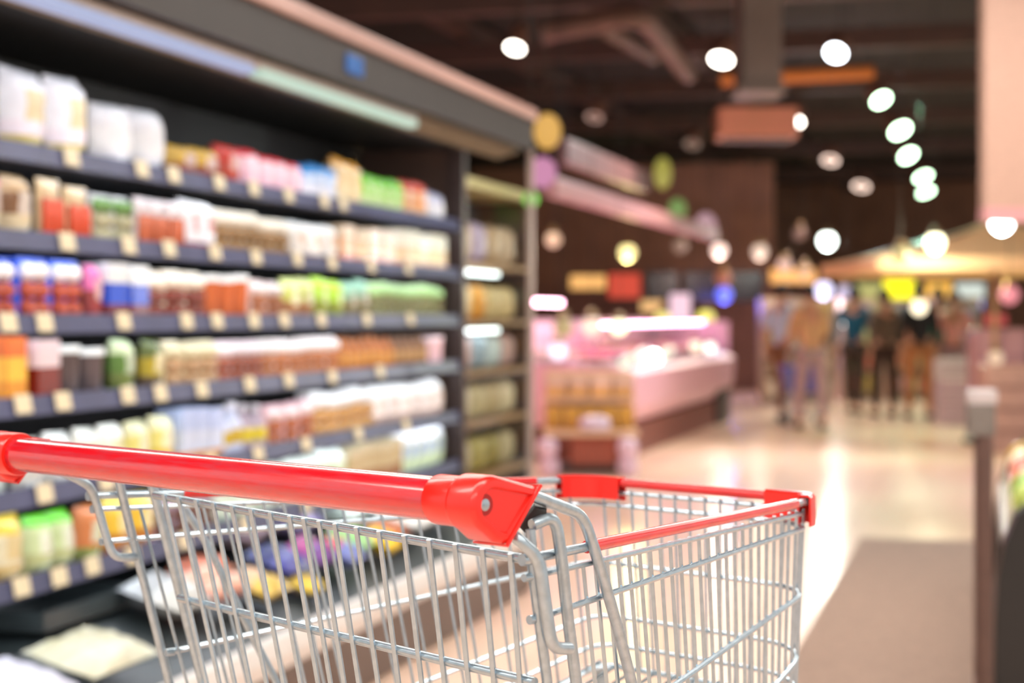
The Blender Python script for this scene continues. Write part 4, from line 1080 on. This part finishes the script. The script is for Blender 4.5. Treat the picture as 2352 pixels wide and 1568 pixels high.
MB().prism([at(2310, 1275, d0 + .05), at(2760, 1275, d0 + .05), at(2760, 1215, d0 + .05), at(2330, 1215, d0 + .05)], V((0, 2.4, 0))).build('bin', pm((196, 200, 170)), sd)
for k_ in (2.38,):
    MB().prism([p + V((0, k_, 0)) for p in pl], V((0, .05, 0)), 0, .004).build('side_panel', MATS['black_stand_side'], sd)
PRC = [((196, 214, 110), 'lime green'), ((150, 190, 90), 'leaf green'), ((226, 150, 120), 'salmon pink'), ((200, 90, 80), 'dull red'), ((240, 220, 190), 'cream'), ((200, 160, 70), 'golden brown')]
zt = at(2330, 1215, d0 + .05).z
for i in range(6):
    for j in range(3):
        P = at(2362, 1200, d0 + .2) + V((j * .16 + .02, i * .36, 0)); cl, nm = PRC[(i + j * 2) % 6]
        b = MB(); b.ball((0, 0, .07), .075, 14, 0, (1, 1, .95)); b.lathe([(.012, .135), (.010, .15), (.004, .16)], 8, 1)
        o = b.build('melon', [pm(cl), pm((110, 110, 60))]); o.location = (P.x, P.y, zt + .004)
        tag(o, '%s melon %s from the black stand side in %s row' % (nm, ORD[i], ['aisle', 'middle', 'inner'][j]), 'melon', 'round produce on the stand')
# ================================================================== FILL LIGHTS ABOVE THE TROLLEY (added out of view to brighten trolley and floor)
def fill_light(y, x0, x1, s, lab, w=.25):
    xm = (x0 + x1) / 2
    o = thing('linear_luminaire', (xm, y, 3.15), lab, 'ceiling light', 'linear luminaires over the aisle')
    MB().box((xm, y, 3.23), (x1 - x0 + .06, w + .06, .08), 0, 0, .01).build('housing', BUMPM, o)
    MB().box((xm, y, 3.18), (x1 - x0, w, .03), 0, 0, .01).build('diffuser', glow((255, 248, 238), s), o)
    for x in (x0 + .3, x1 - .3):
        MB().tube([(x, y, 3.26), (x, y, ZC)], .008, 6).build('hanger_rod', STEEL, o)
for y, nm in ((-2.2, 'behind the camera'), (.9, 'above the trolley'), (4.0, 'across the middle of the refrigerated case'), (6.6, 'across the far part of the refrigerated case'), (8.3, 'just beyond the refrigerated case')):
    fill_light(y, -4.0, 2.6, FILL_S, 'long linear ceiling luminaire ' + nm)
# ================================================================== SHOPPERS
SKIN = mat('skin', (206, 150, 122), .55, var=.05, scale=20)
HAIR = mat('dark_hair', (34, 24, 22), .6, var=.2, scale=60)
SHOE = mat('dark_shoe', (50, 42, 40), .5, var=.1)
def skin_mesh(name, verts, edges, root, mt, parent, lv=1):
    me = bpy.data.meshes.new(name); me.from_pydata([v[0] for v in verts], edges, [])
    o = bpy.data.objects.new(name, me); COL.objects.link(o); o.parent = parent
    me.materials.append(mt)
    md = o.modifiers.new('skin', 'SKIN'); md.use_smooth_shade = True
    if not me.skin_vertices: me.attributes  # layer is made by the modifier
    for i, sv in enumerate(me.skin_vertices[0].data):
        r = verts[i][1]; sv.radius = r if isinstance(r, tuple) else (r, r); sv.use_root = (i == root)
    sb = o.modifiers.new('sub', 'SUBSURF'); sb.levels = lv; sb.render_levels = lv
    return o
def person(px, py, yaw, h, lab, shirt, trous, stride=.12, arm=.1, hair=HAIR, sleeve=True, reach=0.0, bend=0.0):
    P = at_z(px, py, 0.0); s = h / 1.70
    root = thing('person', (P.x, P.y, 0), lab, 'person'); root.rotation_euler = (0, 0, yaw)
    T = lambda x, y, z: (x * s, y * s, z * s)
    B = bend
    pel, sp, ch, nk, hb, hm, htp = (0, 0, .93), (0, .01 + B * .2, 1.12), (0, .01 + B * .5, 1.32), (0, B * .8, 1.46), (0, .01 + B * .9, 1.53), (0, .03 + B, 1.60), (0, .01 + B, 1.665)
    v = [(T(*pel), (.125 * s, .095 * s)), (T(*sp), (.115 * s, .085 * s)), (T(*ch), (.135 * s, .095 * s)), (T(*nk), .05 * s), (T(*hb), .058 * s), (T(*hm), (.075 * s, .09 * s)), (T(*htp), (.055 * s, .065 * s)),
         (T(0, .125 + B, 1.585), .014 * s)]
    e = [(0, 1), (1, 2), (2, 3), (3, 4), (4, 5), (5, 6), (5, 7)]
    arms = {}; legs = {}
    for k, sx in ((0, -1), (1, 1)):
        i = len(v); sw = arm * (1 if k else -1)
        el = (sx * .23, -.02 + sw * .5 + B * .5 + reach * .10, 1.14); wr = (sx * .24 - sx * reach * .06, .05 + sw + B * .5 + reach * .30, .92 + reach * .14); pa = (sx * .24 - sx * reach * .07, .07 + sw + B * .5 + reach * .36, .85 + reach * .16)
        sh = (sx * .165, B * .6, 1.40)
        v += [(T(*sh), .055 * s), (T(*el), .040 * s), (T(*wr), .028 * s), (T(*pa), (.022 * s, .034 * s))]
        e += [(2, i), (i, i + 1), (i + 1, i + 2), (i + 2, i + 3)]
        arms[k] = (sh, el, wr)
        for q in range(4):
            b = len(v); ln = (.055, .065, .060, .045)[q]; yq = pa[1] - .030 + q * .020
            v += [(T(pa[0], yq, pa[2] - .035), .0095 * s), (T(pa[0] - sx * .012, yq + .004, pa[2] - .035 - ln), .0085 * s)]
            e += [(i + 3, b), (b, b + 1)]
        b = len(v); v += [(T(pa[0] - sx * .014, pa[1] + .036, pa[2] + .004), .0105 * s), (T(pa[0] - sx * .024, pa[1] + .050, pa[2] - .036), .009 * s)]
        e += [(i + 3, b), (b, b + 1)]
        i = len(v); st = stride * (1 if not k else -1)
        hp_, kn, an, to = (sx * .09, 0, .88), (sx * .10, st * .6 + .02, .50), (sx * .10, st, .09), (sx * .11, st + .16, .035)
        v += [(T(*hp_), .088 * s), (T(*kn), .060 * s), (T(*an), .040 * s), (T(*to), (.035 * s, .028 * s))]
        e += [(0, i), (i, i + 1), (i + 1, i + 2), (i + 2, i + 3)]
        legs[k] = (hp_, kn, an, to)
    skin_mesh('body', v, e, 0, SKIN, root)
    # shirt
    v = [(T(0, 0, .90), (.140 * s, .108 * s)), (T(*sp), (.135 * s, .105 * s)), (T(*ch), (.155 * s, .112 * s)), (T(0, B * .75, 1.43), .066 * s)]
    e = [(0, 1), (1, 2), (2, 3)]
    for k in arms:
        sh, el, wr = arms[k]; i = len(v)
        v += [(T(*sh), .070 * s), (T(*el), .054 * s)]; e += [(2, i), (i, i + 1)]
        if sleeve: v.append((T(*[a + (b - a) * .85 for a, b in zip(el, wr)]), .040 * s)); e.append((i + 1, i + 2))
    skin_mesh('shirt', v, e, 1, pm(shirt, .8), root)
    v = [(T(0, 0, .95), (.134 * s, .102 * s))]; e = []
    for k in legs:
        hp_, kn, an, to = legs[k]; i = len(v)
        v += [(T(*hp_), .100 * s), (T(*kn), .074 * s), (T(an[0], an[1], .12), .058 * s)]; e += [(0, i), (i, i + 1), (i + 1, i + 2)]
    skin_mesh('trousers', v, e, 0, pm(trous, .8), root)
    for k in legs:
        an, to = legs[k][2], legs[k][3]
        m = MB(); m.ball(T(an[0], an[1] + .055, .040), .05 * s, 12, 0, (.95, 2.5, .8))
        m.build('shoe', SHOE).parent = root
    m = MB(); m.ball(T(hm[0], hm[1] - .018, hm[2] + .030), .098 * s, 16, 0, (.88, 1.0, 1.05))
    m.v = [V((q.x, q.y if q.z > T(0, 0, hm[2] - .01)[2] else min(q.y, T(0, hm[1] + .005, 0)[1]), q.z)) for q in m.v]
    m.v = [V((q.x, min(q.y, T(0, hm[1] + .062, 0)[1]) if q.z < T(0, 0, hm[2] + .055)[2] else q.y, q.z)) for q in m.v]
    m.build('hair', hair).parent = root
    for sx in (-1, 1):
        m = MB(); m.ball(T(sx * .032, hm[1] + .088, hm[2] + .012), .011 * s, 8); m.build('eye', BLACKP).parent = root
        m = MB(); m.ball(T(sx * .080, hm[1], hm[2]), .026 * s, 8, 0, (.4, .8, 1.2)); m.build('ear', SKIN).parent = root
    m = MB(); m.ball(T(0, hm[1] + .092, hm[2] - .045), .022 * s, 8, 0, (1, .3, .3)); m.build('mouth', mat('lips', (170, 90, 84), .5, var=.05)).parent = root
    return root
AW = TH                                  # walking away from the camera
person(2112, 962, AW + .1, 1.62, 'person in black shirt and tan trousers walking away down the aisle', (32, 28, 30), (190, 126, 78), arm=.06)
person(1962, 950, AW - .5, 1.60, 'person in teal blue jacket beside the stall shelf', (20, 96, 130), (70, 54, 48), arm=.08)
person(2032, 958, AW + .3, 1.56, 'person in grey brown top and dark trousers facing the stalls', (112, 94, 80), (60, 40, 34), stride=.05)
person(2155, 945, AW - .2, 1.60, 'person in green jacket half hidden by the black shirt', (40, 140, 126), (150, 110, 100), stride=.08)
person(2192, 950, AW + PI - .4, 1.55, 'person in salmon pink top facing the camera near the crates', (240, 168, 160), (176, 140, 146), stride=.04)
person(1795, 965, AW - 1.0, 1.62, 'person in pale blue white shirt near the meat counter end', (206, 222, 244), (150, 104, 70), stride=.1, sleeve=False)
person(1864, 985, AW + .15, 1.58, 'person in tan jacket leaning over a blue basket trolley', (222, 176, 130), (190, 160, 166), reach=1.0, stride=.16, bend=.08)
# small blue basket trolley in front of that shopper
P = at_z(1866, 985, 0) + W(.02, .78, 0)
bt = thing('basket_trolley', (P.x, P.y, 0), 'small violet blue basket trolley pushed by the tan jacket shopper', 'basket trolley')
BLU = mat('violet_blue_plastic', (96, 100, 196), .4, var=.06)
R = Matrix.Translation(P) @ Matrix.Rotation(TH, 4, 'Z')
m = MB(); m.M = R
def ring(z, wx, wy): return [(-wx, -wy, z), (wx, -wy, z), (wx, wy, z), (-wx, wy, z)]
r0, r1, r2 = ring(.38, .17, .22), ring(.66, .22, .28), ring(.655, .20, .26)
m.add(r0 + r1, [[0, 1, 5, 4], [1, 2, 6, 5], [2, 3, 7, 6], [3, 0, 4, 7], [3, 2, 1, 0]])
m.tube([V(p) for p in r1], .014, 8, closed=True)
m.build('basket', BLU, bt)
m = MB(); m.M = R
m.tube(fillet([(-.2, -.24, .06), (-.2, -.28, .9), (.2, -.28, .9), (.2, -.24, .06)], .04), .012, 8); m.build('handle_frame', STEEL, bt)
m = MB(); m.M = R; m.tube([(-.2, -.24, .10), (-.2, .26, .10), (.2, .26, .10), (.2, -.24, .10)], .012, 8, closed=True); m.build('lower_frame', STEEL, bt)
for sx in (-.17, .17):
    m = MB(); m.M = R; m.tube([(sx, .2, .1), (sx, .2, .4)], .01, 8); m.build('basket_strut', STEEL, bt)
    for sy in (-.24, .26):
        m = MB(); m.M = R; m.tube([(sx * 1.17 - .012, sy, .045), (sx * 1.17 + .012, sy, .045)], .045, 14); m.build('wheel', RUBBER, bt)
# ================================================================== AMBIENT LIGHT OF THE REST OF THE SHOP
w = bpy.data.worlds.new('shop_ambient'); SC.world = w; w.use_nodes = True
w.node_tree.nodes['Background'].inputs[0].default_value = (1.0, .93, .86, 1); w.node_tree.nodes['Background'].inputs[1].default_value = AMB
SC.cycles.max_bounces = 6; SC.cycles.transparent_max_bounces = 12; SC.cycles.sample_clamp_indirect = 6
# ================================================================== CAMERA AND RENDER LOOK
cam = bpy.data.cameras.new('camera'); co = bpy.data.objects.new('camera', cam); COL.objects.link(co)
cam.sensor_fit = 'HORIZONTAL'; cam.sensor_width = 36.0; cam.lens = 36.0 * F / 2352.0
cam.shift_x = 0.0; cam.shift_y = (HY - CY) / 2352.0
co.location = (0, 0, H)
co.rotation_euler = (PI / 2, 0, TH)
cam.clip_start = .05; cam.clip_end = 200
cam.dof.use_dof = True; cam.dof.focus_distance = FOCUS
cam.dof.aperture_fstop = (cam.lens / 1000) / (BLUR * FOCUS / F)
SC.camera = co
SC.view_settings.view_transform = 'Standard'; SC.view_settings.look = 'None'
SC.view_settings.gamma = 1.0; SC.view_settings.exposure = EXPO; SC.view_settings.use_curve_mapping = False
